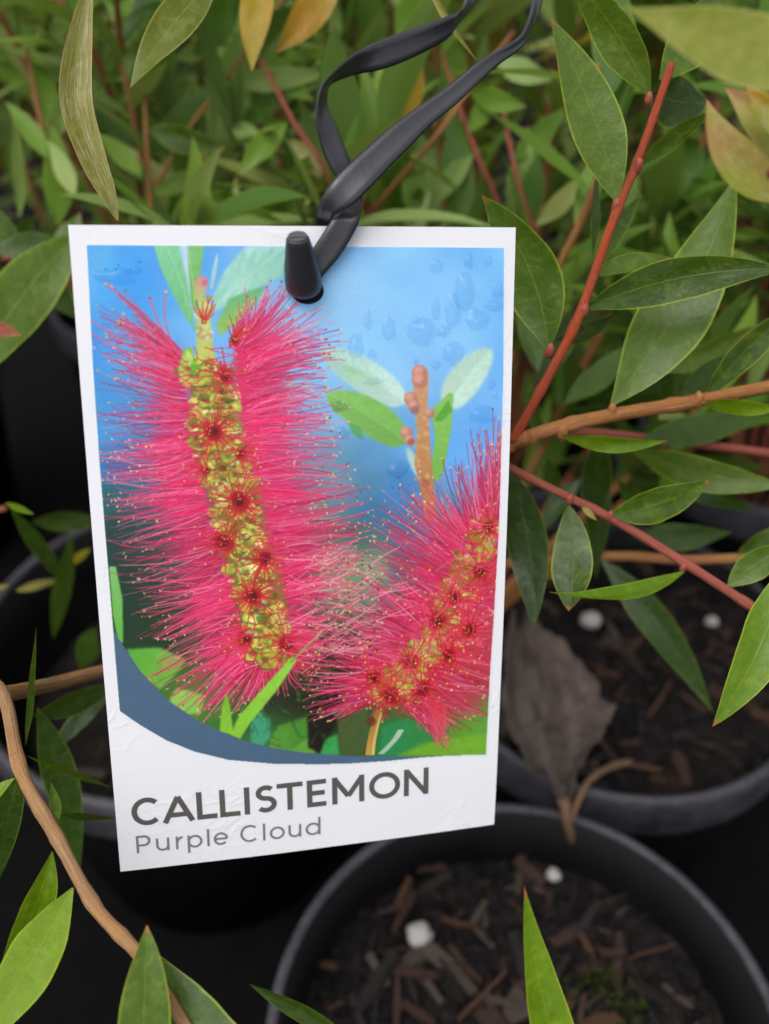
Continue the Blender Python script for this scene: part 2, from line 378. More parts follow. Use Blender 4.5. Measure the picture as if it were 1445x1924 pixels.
    stroke((312,462), (358,600), -6, 2, (170,224,190), (150,214,160), .6)
    poly([(335,458),(352,458),(360,520),(368,600),(362,585),(350,520)], (186,216,240), (196,226,232), 2)
    poly([(352,458),(384,458),(378,500),(370,560),(366,600),(358,560),(354,510)], (132,196,128), (110,180,90), 1)
    stroke((354,470), (366,600), -3, 2, (190,220,130), (170,210,110), .7)
    poly([(462,462),(540,458),(560,470),(530,520),(480,540),(430,570),(402,585),(398,560),(420,510)], (176,222,226), (150,212,190), 2)
    stroke((540,470), (405,575), 5, 3, (140,206,180), (190,230,210), .7)
    for i in range(26): stroke((U(440,545), U(462,500)), (U(405,470), U(540,585)), U(-4,4), U(3,9), (130,204,160), (196,232,226), .22)
    poly([(430,560),(500,535),(480,570),(440,610),(412,630),(405,610)], (110,186,120), (150,190,100), 2)
    blade((396,545), (408,475), 8, (160,206,196), (180,216,226), 1)
    # main stem top with bud
    poly([(372,560),(392,560),(398,640),(412,720),(395,740),(372,700),(368,640)], (186,206,120), (196,200,90), 1)
    for i in range(24): dot(U(370,400), U(560,640), U(3,7), [(206,222,150),(160,180,80),(186,150,110),(224,216,170)][rs.randint(4)], .7, 2)
    poly([(366,560),(364,535),(370,520),(382,517),(390,526),(386,548),(376,566)], (214,140,150), (176,200,110), 1, axis=((380,520),(372,560)))
    dot(385,531,6,(226,96,130),.8,3)
    # second twig with buds
    blade((760,756), (600,655), 62, (206,236,222), (170,216,206), 2, 3, vein=(196,226,200))
    blade((640,690), (720,728), 26, (160,214,150), (190,230,200), 3, 0, .5)
    blade((762,830), (612,738), 66, (124,184,84), (140,200,104), 2, 6, vein=(170,210,120))
    poly([(618,756),(640,750),(650,762),(630,776)], (96,176,70), (110,180,80), 1)
    poly([(650,790),(676,800),(680,826),(660,812)], (110,176,90), (80,160,120), 1)
    blade((835,765), (922,655), 62, (206,236,216), (192,230,214), 3, -4)
    poly([(806,890),(815,820),(808,770),(842,736),(850,738),(846,800),(832,880),(818,905)], (126,184,80), (140,200,100), 1)
    poly([(812,790),(840,750),(848,770),(828,790)], (96,170,60), None, 1)
    blade((792,900), (762,838), 18, (180,216,206), None, 2)
    poly([(776,870),(782,800),(776,740),(772,700),(782,684),(796,688),(804,704),(800,760),(806,830),(812,905),(818,975),(798,975),(784,900)], (216,160,120), (186,130,80), 1, axis=((790,690),(790,900)))
    for i in range(60): dot(U(778,804), U(740,900), U(2,5), [(226,176,150),(190,150,90),(206,180,110)][rs.randint(3)], .4, 2)
    for (x, y, r) in ((787,700,15),(787,714,15),(770,748,13),(776,762,12),(762,812,12),(768,826,10),(806,776,9)):
        dot(x, y, r, (196,134,112), .95, 3); dot(x+2, y+3, r*.75, (180,118,100), .5, 7); dot(x-3, y-4, r*.6, (226,168,150), .8, 7)
    dot(778,770,8,(150,104,110),.6,5); dot(770,828,6,(150,84,70),.6,4); dot(796,905,8,(150,84,64),.5,6)

    # ---- lower foliage of the picture
    poly([(205,1062),(218,1062),(230,1120),(232,1205),(222,1200),(212,1150)], (128,196,110), (100,180,66), 1)
    poly([(238,1216),(300,1212),(350,1235),(330,1262),(300,1290),(268,1270),(248,1245)], (88,172,62), (120,180,60), 2)
    poly([(330,1290),(352,1292),(385,1302),(376,1336),(345,1338),(318,1314)], (150,206,90), (130,196,76), 2)
    poly([(470,1345),(485,1326),(505,1345),(508,1380),(490,1402),(468,1392)], (64,150,116), (70,160,120), 3)
    poly([(500,1400),(520,1360),(575,1340),(578,1380),(560,1412),(520,1412)], (96,156,56), (70,136,46), 2)
    poly([(540,1412),(600,1362),(590,1412)], (96,160,60), None, 1)
    poly([(577,1330),(640,1250),(640,1330),(600,1412),(578,1400)], (34,26,20), (28,24,18), 2)
    poly([(600,1415),(610,1385),(632,1375),(636,1416)], (60,160,80), None, 2)
    poly([(628,1320),(690,1320),(690,1416),(640,1416)], (78,96,52), (70,90,44), 2)
    poly([(712,1416),(716,1360),(760,1345),(830,1370),(800,1400),(740,1418)], (40,140,80), (60,130,60), 3)
    poly([(740,1418),(800,1392),(915,1375),(915,1420)], (104,166,44), (120,176,50), 3)
    stroke((714,1414), (752,1368), 4, 9, (190,206,190), (206,216,206), .8)
    for i in range(120):
        x, y = U(380,640), U(1240,1400)
        stroke((x, y), (x+U(-30,30), y+U(-40,10)), U(-4,4), U(2,8), (U(30,90), U(60,150), U(20,50)), (U(30,60), U(40,80), U(20,40)), .35)

    PINK = [(244,44,112),(240,34,102),(246,66,126),(224,30,86),(248,100,146),(238,50,106)]
    def interp(G, q):
        i = min(int(q), len(G)-2); f = q-i
        return np.array(G[i], float)*(1-f)+np.array(G[i+1], float)*f
    def brush(G, n, mass, ln=(.36,1.05), k=8, tipc=.5, red=0., w=(.9,2.0), spread=7, tufts=13):
        m = len(G)-1
        cent = [(i+.5+U(-.3,.3))*m/tufts for i in range(tufts)]
        sp = m/tufts*1.35
        for i in range(mass):
            qc = cent[rs.randint(tufts)]; g0 = interp(G, qc); g = interp(G, min(m, max(0, qc+rs.randn()*sp*.5)))
            b = g0[:2]+rs.randn(2)*4; t = b+(g[2:]-b)*U(.3,.66)+rs.randn(2)*4
            c = np.array(PINK[rs.randint(4)], float)*U(.9,1.04)
            if red: c = c*(1-red)+np.array((206,34,52))*red
            stroke(b, t, U(-k, k)*.6, U(4,8), c*.97, c, .8, U(1.5,3), .35)
        for j in rs.permutation(tufts):
            qc = cent[j]; g0 = interp(G, qc); base = g0[:2]+rs.randn(2)*3
            lm = U(.84,1.07); cmul = U(.84,1.06); kb = U(-k, k)*.7
            for i in range(n//tufts):
                dq = rs.randn()*sp*.62
                g = interp(G, min(m-.001, max(0, qc+dq)))
                b = base+rs.randn(2)*4+(interp(G, min(m-.001, max(0, qc+dq*.45)))[:2]-g0[:2])
                t0 = g[2:]+rs.randn(2)*spread
                t = b+(t0-b)*(ln[0]+(ln[1]-ln[0])*U()**.8)*lm
                if U() < .3: b = b+(t-b)*U(.1,.4)
                c = np.array(PINK[rs.randint(6)], float)
                if red and U() < red: c = np.array((206,36,50))*U(.85,1.1)
                c = c*cmul
                v = U()
                if v < .11: c = c*.45+np.array((255,196,210))*.55
                elif v < .32: c = c*.74
                e = c*.66+np.array((244,170,178))*.34 if U() < .5 else c
                ww = U(*w)
                stroke(b, t, kb+U(-k, k)*.5, ww*1.15, c, e, U(.85,1), ww*.75, U(.6,.95))
                if U() < tipc:
                    a = [(236,206,140),(240,222,170),(206,160,96),(130,80,50),(220,180,104)][rs.randint(5)]
                    r = U(1.1,2.3)
                    if U() < .5: dot(t[0], t[1], r, a, .85)
                    else:
                        an = U(0, 6.28); stroke(t-np.array((math.cos(an), math.sin(an)))*r*1.6, t+np.array((math.cos(an), math.sin(an)))*r*1.6, 0, 2.2, a, a, .85)
    LEFT = [(352,690,206,538),(345,675,182,602),(348,700,172,640),(355,725,176,676),(360,765,176,745),(362,805,180,815),(366,840,184,862),(376,880,188,905),
            (386,920,192,955),(392,960,200,1000),(404,1000,206,1044),(420,1045,226,1085),(432,1088,232,1140),(440,1120,240,1196),(452,1160,270,1232),
            (462,1200,300,1286),(474,1228,344,1322),(484,1240,384,1338)]
    RIGHT = [(434,650,462,560),(444,648,520,535),(452,655,575,545),(460,668,622,590),(464,690,645,636),(464,720,640,684),(458,760,636,735),(456,800,648,785),
             (463,840,656,822),(468,880,656,862),(478,920,676,905),(488,960,690,938),(498,1000,686,975),(503,1040,690,1005),(513,1080,676,1050),
             (528,1120,680,1090),(538,1160,664,1140),(548,1190,650,1190),(548,1215,640,1236)]
    DOWN = [(478,1236,372,1338),(486,1246,420,1344),(494,1252,462,1338),(505,1250,500,1330),(530,1236,560,1300),(548,1226,620,1260)]
    # under-mass so that the brush is closed near the axis
    poly([(330,650),(356,680),(362,760),(376,860),(396,960),(430,1060),(452,1150),(480,1230),(440,1262),(390,1230),(360,1130),(330,1020),(306,930),(292,850),(300,760),(300,700)],
         (230,40,100), (210,40,80), 14, .72)
    poly([(450,640),(500,612),(530,650),(530,720),(528,800),(548,880),(566,960),(578,1060),(574,1150),(560,1215),(530,1200),(500,1060),(470,920),(464,800),(474,720)],
         (236,42,104), (216,40,86), 16, .72)
    poly([(440,640),(476,640),(490,700),(486,780),(500,880),(476,880),(452,800),(442,720)], (226,44,100), (222,40,92), 4, .95)
    brush(DOWN, 170, 30, tufts=6, k=7, red=.35, tipc=.35)
    brush(LEFT, 760, 170, k=15, tipc=.4, tufts=16)
    brush(RIGHT, 820, 180, k=14, tipc=.55, tufts=17)
    # upper sparse stamens
    for (a, b, kk) in (((345,690),(199,533),8),((350,690),(252,580),-6),((352,700),(228,600),-4),((340,672),(312,548),-14),((342,672),(282,560),-8),((345,700),(160,592),-10),((350,705),(165,622),-8),
                       ((345,695),(228,612),-6),((350,700),(232,590),-6)):
        stroke(a, b, kk, 2.8, (232,70,120), (226,90,120), .95, 2.2); dot(b[0], b[1], 3, (206,76,84) if U() < .5 else (222,176,120))
    # ---- yellow green axis
    axis1 = [(352,660),(398,712),(402,800),(416,870),(440,940),(452,1010),(474,1100),(500,1180),(506,1236)]
    poly([(372,690),(430,690),(448,760),(462,860),(490,930),(500,1010),(530,1090),(545,1180),(530,1240),(482,1240),(452,1160),(436,1080),(408,1000),(392,900),(366,830),(358,760)], (150,150,52), (120,118,44), 5, .92)
    for i in range(430):
        q = U(0.35, 8); i0 = min(int(q), 7); f = q-i0
        c = np.array(axis1[i0])*(1-f)+np.array(axis1[i0+1])*f
        hw = 48-1.5*q
        x, y = c[0]+U(-1,1)*hw, c[1]+U(-14,14)
        col = [(216,216,88),(198,204,66),(166,176,58),(232,232,150),(120,126,40),(206,180,76),(224,222,112)][rs.randint(7)]
        an = U(0,6.28); r = U(6,16)
        pts = [(x+math.cos(an+j*6.283/7)*r*U(.75,1.2), y+math.sin(an+j*6.283/7)*r*U(.55,.9)) for j in range(7)]
        poly(pts, col, np.array(col)*.82, 1, .9, mott=.1)
        if U() < .35: stroke((x-r, y+r*.4), (x+r, y+r*.5), 3, 3, (84,80,40), (70,60,30), .7)
    poly([(338,716),(335,690),(345,656),(360,650),(365,676),(380,690),(378,706),(356,716)], (196,206,90), (136,196,60), 1)
    poly([(350,684),(376,684),(378,704),(352,706)], (96,176,40), (110,190,50), 1)
    poly([(340,680),(352,655),(362,670),(356,690)], (150,196,70), (206,220,130), 1)
    for i in range(90):
        q = U(0.5, 8); i0 = min(int(q), 7); f = q-i0
        c = np.array(axis1[i0])*(1-f)+np.array(axis1[i0+1])*f; x, y = c[0]+U(-1,1)*40, c[1]+U(-10,10); r = U(3,9)
        poly([(x+math.cos(j*1.05)*r*U(.6,1.2), y+math.sin(j*1.05)*r*U(.4,.9)) for j in range(6)], [(70,66,34),(96,92,40),(120,40,36),(150,40,40)][rs.randint(4)], None, 1, .7)
    for i in range(170):
        q = U(0.3, 8); i0 = min(int(q), 7); f = q-i0
        c = np.array(axis1[i0])*(1-f)+np.array(axis1[i0+1])*f; a = (c[0]+U(-1,1)*42, c[1]+U(-12,12)); an = U(0,6.28); l = U(10,38)
        stroke(a, (a[0]+math.cos(an)*l, a[1]+math.sin(an)*l*.7), U(-5,5), U(1.6,2.8), [(196,40,46),(176,36,40),(216,60,60),(190,80,50)][rs.randint(4)], (206,70,60), .85)
    def star(x, y, r0, R1, n, a0=0., a1=6.283, sq=1.):
        for i in range(n):
            an = a0+(a1-a0)*(i+U(-.4,.4))/n; rr = R1*U(.45,1.2)
            c = [(206,40,50),(186,30,40),(222,60,66),(196,60,40)][rs.randint(4)]
            b = (x+math.cos(an)*rr, y+math.sin(an)*rr*sq)
            stroke((x+math.cos(an)*r0*.4, y+math.sin(an)*r0*.4), b, U(-4,4), 3.0, c, np.array(c)*.8+np.array((230,120,90))*.2, .95, 1.9)
            if U() < .5: dot(b[0], b[1], 1.9, (226,186,96), .9)
        for i in range(10): dot(x+U(-.5,.5)*r0, y+U(-.5,.5)*r0, r0*.6, (176,22,34), .5, 4)
        dot(x+U(-3,3), y+U(-3,3), r0*.62, (130,18,28), .75, 7); dot(x+2, y+1, r0*.3, (70,16,20), .7, 3)
        for i in range(7): dot(x+U(-.8,.8)*r0, y+U(-.8,.8)*r0, 1.5, (226,180,70), .8)
    star(383,604,5,44,9,-2.2,-.6); star(424,706,15,52,26); star(402,808,19,56,44); star(448,940,20,58,44); star(420,1016,19,52,36); star(497,1046,17,50,36)
    star(474,1114,18,54,40); star(462,1196,14,48,30,1.2,4.6); star(540,1206,17,56,34); star(440,640,10,44,14,-1.9,-.2); star(450,850,11,40,18,-1,1.5); star(386,880,10,40,16,1.6,4.8)
    # hanging bases that cross the axis edges
    for i in range(150):
        q = U(0, 7.8); i0 = min(int(q), 7); f = q-i0
        c = np.array(axis1[i0])*(1-f)+np.array(axis1[i0+1])*f
        sd = -1 if U() < .5 else 1
        a = (c[0]+sd*U(24,40), c[1]+U(-12,12)); b = (a[0]+sd*U(30,80), a[1]+U(-22,22))
        stroke(a, b, U(-5,5), 2, (216,36,80), (236,84,130), .9)
    # ---- the second flower
    UPR = [(936,1010,944,790),(930,1000,938,775),(925,1000,914,758),(915,1000,884,790),(905,1005,845,850),(892,1020,780,900),(880,1040,750,926),(870,1060,722,952),
           (850,1090,696,985),(832,1120,668,1015),(812,1150,650,1052),(792,1180,628,1106),(772,1210,618,1150),(750,1232,600,1200),(722,1262,566,1240),(702,1282,545,1284),
           (700,1300,560,1345),(706,1312,606,1352)]
    RGT = [(880,1060,950,1000),(880,1100,950,1060),(850,1160,946,1140),(832,1200,940,1215),(806,1250,935,1290),(792,1280,922,1338),(780,1310,882,1380),(772,1322,842,1398),(760,1322,806,1370)]
    poly([(932,900),(900,950),(850,985),(800,1035),(765,1100),(725,1165),(695,1230),(670,1270),(700,1310),(780,1330),(880,1340),(930,1280),(950,1050)], (220,46,92), (208,44,76), 16, .7)
    brush(UPR, 780, 170, k=13, tipc=.42, red=.18)
    brush(RGT, 420, 130, tufts=9, k=12, tipc=.2, red=.45)
    axis2 = [(918,985),(872,1068),(822,1165),(772,1250),(730,1305)]
    for i in range(170):
        q = U(0, 4); i0 = min(int(q), 3); f = q-i0
        c = np.array(axis2[i0])*(1-f)+np.array(axis2[i0+1])*f
        x, y = c[0]+U(-1,1)*32, c[1]+U(-18,18)
        col = [(206,200,70),(190,180,60),(160,150,50),(222,214,120),(176,120,50)][rs.randint(5)]
        r = U(6,15); an = U(0,6.28)
        poly([(x+math.cos(an+j*.9)*r*U(.7,1.2), y+math.sin(an+j*.9)*r*U(.6,1)) for j in range(7)], col, np.array(col)*.8, 1, .8, mott=.1)
    for (x, y, a, b, n) in ((900,1070,16,48,34),(820,1163,17,50,40),(916,990,12,44,24),(730,1305,19,46,40),(770,1240,14,46,26),(790,1290,16,46,26),(850,1120,13,48,24),(700,1270,13,50,26),(880,1180,14,50,26),(840,1230,14,50,26)):
        star(x, y, a, b, n)
    for i in range(170):
        c = interp(axis2, U(0, 4)); a = c+rs.randn(2)*30; an = U(0, 6.28); l = U(20,60)
        stroke(a, a+np.array((math.cos(an), math.sin(an)))*l, U(-6,6), U(1.3,2.4), [(214,38,60),(226,60,110),(196,36,40),(240,110,140)][rs.randint(4)], (226,70,100), .85)
    for i in range(70): dot(U(640,920), U(1060,1330), U(1.3,2.4), [(226,180,70),(240,214,140),(110,60,30)][rs.randint(3)], .9)
    for i in range(26):
        an = U(.9,1.5); a = (U(800,830), U(1300,1330)); l = U(40,85)
        stroke(a, (a[0]+math.cos(an)*l*.7, a[1]+math.sin(an)*l), U(-4,4), 2.2, (216,46,60), (226,90,110), .8)
    stroke((712,1330), (694,1416), 3, 14, (170,110,50), (206,160,80), .95, 16); stroke((716,1335), (700,1416), 3, 5, (226,190,110), (236,206,140), .7)
    dot(696,1352,9,(110,50,30),.8,4); dot(724,1336,8,(126,60,36),.7,4)
    # crossing tangle between the flowers
    for i in range(150):
        a = np.array((U(570,720), U(1040,1230))); an = U(-.7,.5)+(math.pi if U() < .5 else 0); l = U(30,80)
        stroke(a, a+np.array((math.cos(an), math.sin(an)))*l, U(-5,5), U(1.2,2.1), [(236,120,150),(246,176,190),(222,60,110),(226,150,120)][rs.randint(4)], (240,140,160), .85)
        if U() < .6: dot(a[0], a[1], U(1.3,2.6), [(120,76,46),(226,196,130),(86,56,36),(206,166,90)][rs.randint(4)], .9)
    # grass blades across the lower left flower
    poly([(432,1376),(448,1340),(500,1280),(548,1228),(556,1236),(520,1290),(470,1352),(450,1384)], (136,200,56), (150,210,70), 1)
    stroke((545,1240), (604,1178), 1, 4.5, (150,150,70), (170,170,100), .95, 2.5)
    poly([(412,1370),(416,1325),(424,1295),(432,1325),(438,1376)], (140,200,56), (120,180,50), 1)
    for (x, y) in ((218,505),(222,498),(262,492),(198,506)): dot(x, y, 1.8, (40,70,90), .6)
    # sky texture, halftone grain
    img[:] = img*(1+.018*rs.randn(PH, PW, 1).astype(np.float32))
    g = np.sin((xx+yy)*1.25)*np.sin((xx-yy)*1.25)
    img[:] = img*(1+.02*g[..., None])
    # ---- the blue band and the white below it
    inner = [(205,1130),(215,1183),(230,1207),(263,1256),(313,1310),(366,1346),(412,1369),(462,1388),(512,1401),(578,1411),(660,1417),(730,1419),(800,1418),(860,1416.5),(915,1415.5)]
    outer = [(222,1300),(225,1333),(263,1359),(313,1388),(366,1409),(429,1424),(512,1431),(600,1432.5),(660,1431),(730,1426.5),(790,1420.5),(840,1417.5),(915,1416)]
    band = inner+outer[::-1]
    poly(band+[(200,1250)], (78,104,130), None, 0, 1., mott=.008)
    white = outer+[(970,1416),(970,1450),(100,1450),(100,1300)]
    poly(white, (255,255,255), None, 0, 1., mott=0)
    # white border left, right and above
    lx = np.interp(yy, [455,700,860,1060,1333,1450], [162,175.5,187,203.5,225.5,235])
    rx = np.interp(yy, [455,700,1000,1250,1418,1450], [948.5,945,935,920,912.5,911])
    ty = np.interp(xx, [150,960], [460,465.5])
    cov = np.clip(xx+1-lx, 0, 1)*np.clip(rx-xx, 0, 1)*np.clip(yy+1-ty, 0, 1)
    img[:] = 255+(img-255)*cov[..., None]
    return np.clip(img, 0, 255)/255.
# ---------------------------------------------------------------- the ground and the pots
tag(obj('ground', new_mesh('ground', [(-6, -6, 0), (6, -6, 0), (6, 6, 0), (-6, 6, 0)], [(0, 1, 2, 3)], False), M['mat_ground']), kind='structure')
RIM_Z = 0.140
def pot(x, y, label, R=.074, soil=.118, grp='black nursery pots'):
    t = thing('flower_pot', label, 'pot', (x, y, 0), grp)
    prof = [(R*.70, .004), (R*.72, 0.001), (R*.93, .112), (R*.935, .118), (R*.9395, .1392)]
    inner = [(R*.9365, .1392), (R*.915, .118), (R*.70, .008), (0.0001, .006)]
    v, f = lathe(prof+inner); obj('pot_body', new_mesh('pot_body', v, f), M['pot'], t)
    pr = [(R*.950, .118), (R*.985, .1185), (R*.992, .122), (R*.992, .136), (R*.988, .1392), (R*.972, .1405), (R*.948, .1402), (R*.942, .1392), (R*.942, .130), (R*.944, .1185), (R*.950, .118)]
    v, f = lathe(pr); obj('rim', new_mesh('rim', v, f), M['rim'], t)
    return t
FRONT = (.0396, .099); SECOND = (.0935, .246); LEFTP = (-.082, .254)
def soil_bed(x, y, R, z, label, seed, group='beds of potting mix'):
    bm = []; fs = []; n = 56; rng = random.Random(seed)
    h = lambda a, b: z + noise.noise(Vector((a*60+seed, b*60, 0)))*.0035 + noise.noise(Vector((a*190, b*190, seed)))*.0022 + noise.noise(Vector((a*420, b*420, seed)))*.0012
    for i in range(n+1):
        for j in range(n+1):
            a = (i/n*2-1); b = (j/n*2-1)
            # square to disc
            u = a*math.sqrt(max(0, 1-b*b/2))*R; w = b*math.sqrt(max(0, 1-a*a/2))*R
            bm.append(Vector((u, w, h(x+u, y+w)-0)))
    for i in range(n):
        for j in range(n):
            k = i*(n+1)+j; fs.append((k, k+n+1, k+n+2, k+1))
    t = obj('potting_soil', new_mesh('potting_soil', bm, fs), M['soil']); t.location = (x, y, 0)
    tag(t, label, 'soil', group)
    return t, (lambda u, w: h(x+u, y+w))
def chip_mesh(seed):
    r = random.Random(seed); v = []; f = []; n = 5
    w0 = r.choice((r.uniform(.07, .16), r.uniform(.18, .4), r.uniform(.35, .6)))
    for i in range(n):
        t = i/(n-1); w = w0*(.5+.5*math.sin(math.pi*min(1, max(0, .15+.75*t)))**.6)*r.uniform(.7, 1.2); th = .06*r.uniform(.6, 1.4)
        c = Vector((t-.5, r.uniform(-.02, .02), .025*math.sin(t*3+seed)))
        for (a, b) in ((-w, -th), (w, -th), (w*.9, th), (-w*.85, th)): v.append(c+Vector((r.uniform(-.03, .03), a*.5, b)))
    for i in range(n-1):
        for k in range(4): f.append((i*4+k, i*4+(k+1) % 4, (i+1)*4+(k+1) % 4, (i+1)*4+k))
    f.append((3, 2, 1, 0)); f.append(tuple((n-1)*4+k for k in range(4)))
    return new_mesh('bark_chip', v, f, False)
chips = []
for k in range(4):
    for s in range(3):
        me = chip_mesh(k*10+s); me.materials.append(M['chip'][k]); chips.append(me)
def scatter_chips(t, hf, R, n, seed, lo=.006, hi=.018):
    r = random.Random(seed)
    for i in range(n):
        a = r.uniform(0, 6.28); q = R*math.sqrt(r.random())*.93; u, w = q*math.cos(a), q*math.sin(a)
        L = lo+(hi-lo)*r.random()**1.7
        me = chips[r.choice((0, 1, 2, 3, 4, 5, 6, 7, 8, 6, 7, 8, 9, 10, 11, 0, 1))]
        mt = Matrix.Translation((u, w, hf(u, w)+r.uniform(.0004, .003))) @ Matrix.Rotation(r.uniform(0, 6.28), 4, 'Z') @ Matrix.Rotation(r.uniform(-.35, .35), 4, 'Y') @ Matrix.Rotation(r.uniform(-.5, .5), 4, 'X') @ Matrix.Diagonal((L, L*r.uniform(.5, 1.1), L*.9, 1))
        obj('bark_chip', me, None, t, mt)
def put_chip(t, px, py, ang, L, wd, kind, z, up=.0):
    p = onz(px, py, z)-t.location
    mt = Matrix.Translation((p.x, p.y, z+up)) @ Matrix.Rotation(ang, 4, 'Z') @ Matrix.Rotation(.12, 4, 'Y') @ Matrix.Diagonal((L, L*wd, L*.8, 1))
    obj('bark_chip', chips[kind], None, t, mt)
def fines(t, hf, R, n, seed):
    r = random.Random(seed); v = []; f = []
    for i in range(n):
        a = r.uniform(0, 6.28); q = R*math.sqrt(r.random())*.96; u, w = q*math.cos(a), q*math.sin(a); s = r.uniform(.0006, .0022)
        c = Vector((u, w, hf(u, w)+s*.3)); b = len(v)
        for d in ((1, 0, 0), (-1, 0, 0), (0, 1, 0), (0, -1, 0), (0, 0, 1), (0, 0, -1)):
            v.append(c+Vector(d)*s*r.uniform(.4, 1.3))
        for q_ in ((0, 2, 4), (2, 1, 4), (1, 3, 4), (3, 0, 4), (2, 0, 5), (1, 2, 5), (3, 1, 5), (0, 3, 5)): f.append(tuple(b+k for k in q_))
    o = obj('soil_crumbs', new_mesh('soil_crumbs', v, f, False), M['soil'], t); o['kind'] = 'stuff'
pot(*FRONT, 'black nursery pot nearest the camera, below the label')
pot(*SECOND, 'black nursery pot right of the label, with the dead leaf hanging over its rim', .0755)
pot(*LEFTP, 'black nursery pot behind the label, its rim showing along the left edge', .086)
ZF, ZS, ZL = .113, .127, .092
sF, hF = soil_bed(*FRONT, .0675, ZF, 'dark potting mix with bark chips in the nearest pot', 3)
sS, hS = soil_bed(*SECOND, .069, ZS, 'dark potting mix in the pot right of the label', 9)
sL, hL = soil_bed(*LEFTP, .072, ZL, 'dark potting mix in the pot behind the label', 15)
scatter_chips(sF, hF, .0675, 280, 1, .003, .020); scatter_chips(sS, hS, .069, 240, 2, .003, .018); scatter_chips(sL, hL, .06, 40, 4)
fines(sF, hF, .0675, 5000, 5); fines(sS, hS, .069, 4000, 6)
for a in ((905,1880,.75,0.0216,.45,3,ZF,.004),(760,1720,1.1,0.0158,.5,1,ZF,.003),(770,1835,-.1,0.0173,.5,0,ZF,.003),(870,1820,-.9,0.0144,.5,1,ZF,.003),(1220,1800,.3,0.0173,.4,5,ZF,.004),
          (1150,1800,.2,0.0086,.9,1,ZF,.004),(1270,1880,-.7,0.0101,.5,10,ZF,.003),(1150,1700,.4,0.0202,.35,2,ZF,.003),(1060,1770,.5,0.0115,1.1,0,ZF,.004),(810,1640,.2,0.0101,.7,1,ZF,.003),(900,1720,1.0,0.0094,.8,9,ZF,.003),
          (1010,1850,.3,0.0130,.7,1,ZF,.003),(1110,1890,.6,0.0115,.7,11,ZF,.003),(700,1780,1.3,0.0115,.5,7,ZF,.003)):
    put_chip(sF, *a)
for a in ((1235,1330,.95,0.0230,.45,3,ZS,.005),(1180,1405,.2,0.0086,.9,1,ZS,.003),(1300,1330,-.7,0.0115,.7,1,ZS,.003),(1130,1270,-.6,0.0130,.4,5,ZS,.003),(1290,1120,.4,0.0144,.6,0,ZS,.003),(1200,1150,.9,0.0130,.6,9,ZS,.003),(1330,1230,1.0,0.0101,.8,1,ZS,.003)):
    put_chip(sS, *a)
def blob(seed, sx, sy, sz):
    r = random.Random(seed); v = []; f = []; n, m = 10, 16
    for i in range(n+1):
        th = math.pi*i/n
        for k in range(m):
            p = 2*math.pi*k/m; d = Vector((math.sin(th)*math.cos(p), math.sin(th)*math.sin(p), math.cos(th)))
            q = 1+.24*noise.noise(d*1.7+Vector((seed, 0, 0)))+.10*noise.noise(d*5+Vector((seed, 0, 0)))
            v.append(Vector((d.x*sx, d.y*sy, d.z*sz))*q)
    for i in range(n):
        for k in range(m): f.append((i*m+k, (i+1)*m+k, (i+1)*m+(k+1) % m, i*m+(k+1) % m))
    return v, f
for (px, py, rp, z, hf, c, lab) in ((788,1757,25,ZF,hF,FRONT,'large white pellet on the soil of the nearest pot'),(1040,1646,14,ZF,hF,FRONT,'small white pellet near the dead leaf stalk in the nearest pot'),
                                (1110,1172,19,ZS,hS,SECOND,'white pellet on the soil right of the label, under the hanging leaf'),(1338,1166,12,ZS,hS,SECOND,'small greyish pellet beside the pink stem, on the right pot soil')):
    p = onz(px, py, z+.003); r = rp/F_PX*(p-CAM).dot(FWD)
    v, f = blob(px, r, r*.92, r*.85)
    o = obj('pellet', new_mesh('pellet', v, f), M['pellet']); o.location = (p.x, p.y, hf(p.x-c[0], p.y-c[1])+r*.7+.0015); tag(o, lab, 'pellet', 'white pellets on the soil')
# moss tuft
v = []; f = []; r = random.Random(3); c0 = onz(1130, 1890, ZF)
for i in range(420):
    a = r.uniform(0, 6.28); q = .011*math.sqrt(r.random()); p = Vector((c0.x+q*math.cos(a)*1.3, c0.y+q*math.sin(a), ZF+r.uniform(0, .003))); d = Vector((r.uniform(-.6, .6), r.uniform(-.6, .6), 1)).normalized()*r.uniform(.0015, .0035); s = d.orthogonal().normalized()*.0005
    b = len(v); v += [p-s, p+s, p+d]; f.append((b, b+1, b+2))
tag(obj('moss', new_mesh('moss', v, f, False), M['moss']), 'small patch of green moss on the nearest soil', 'moss', kind='stuff')

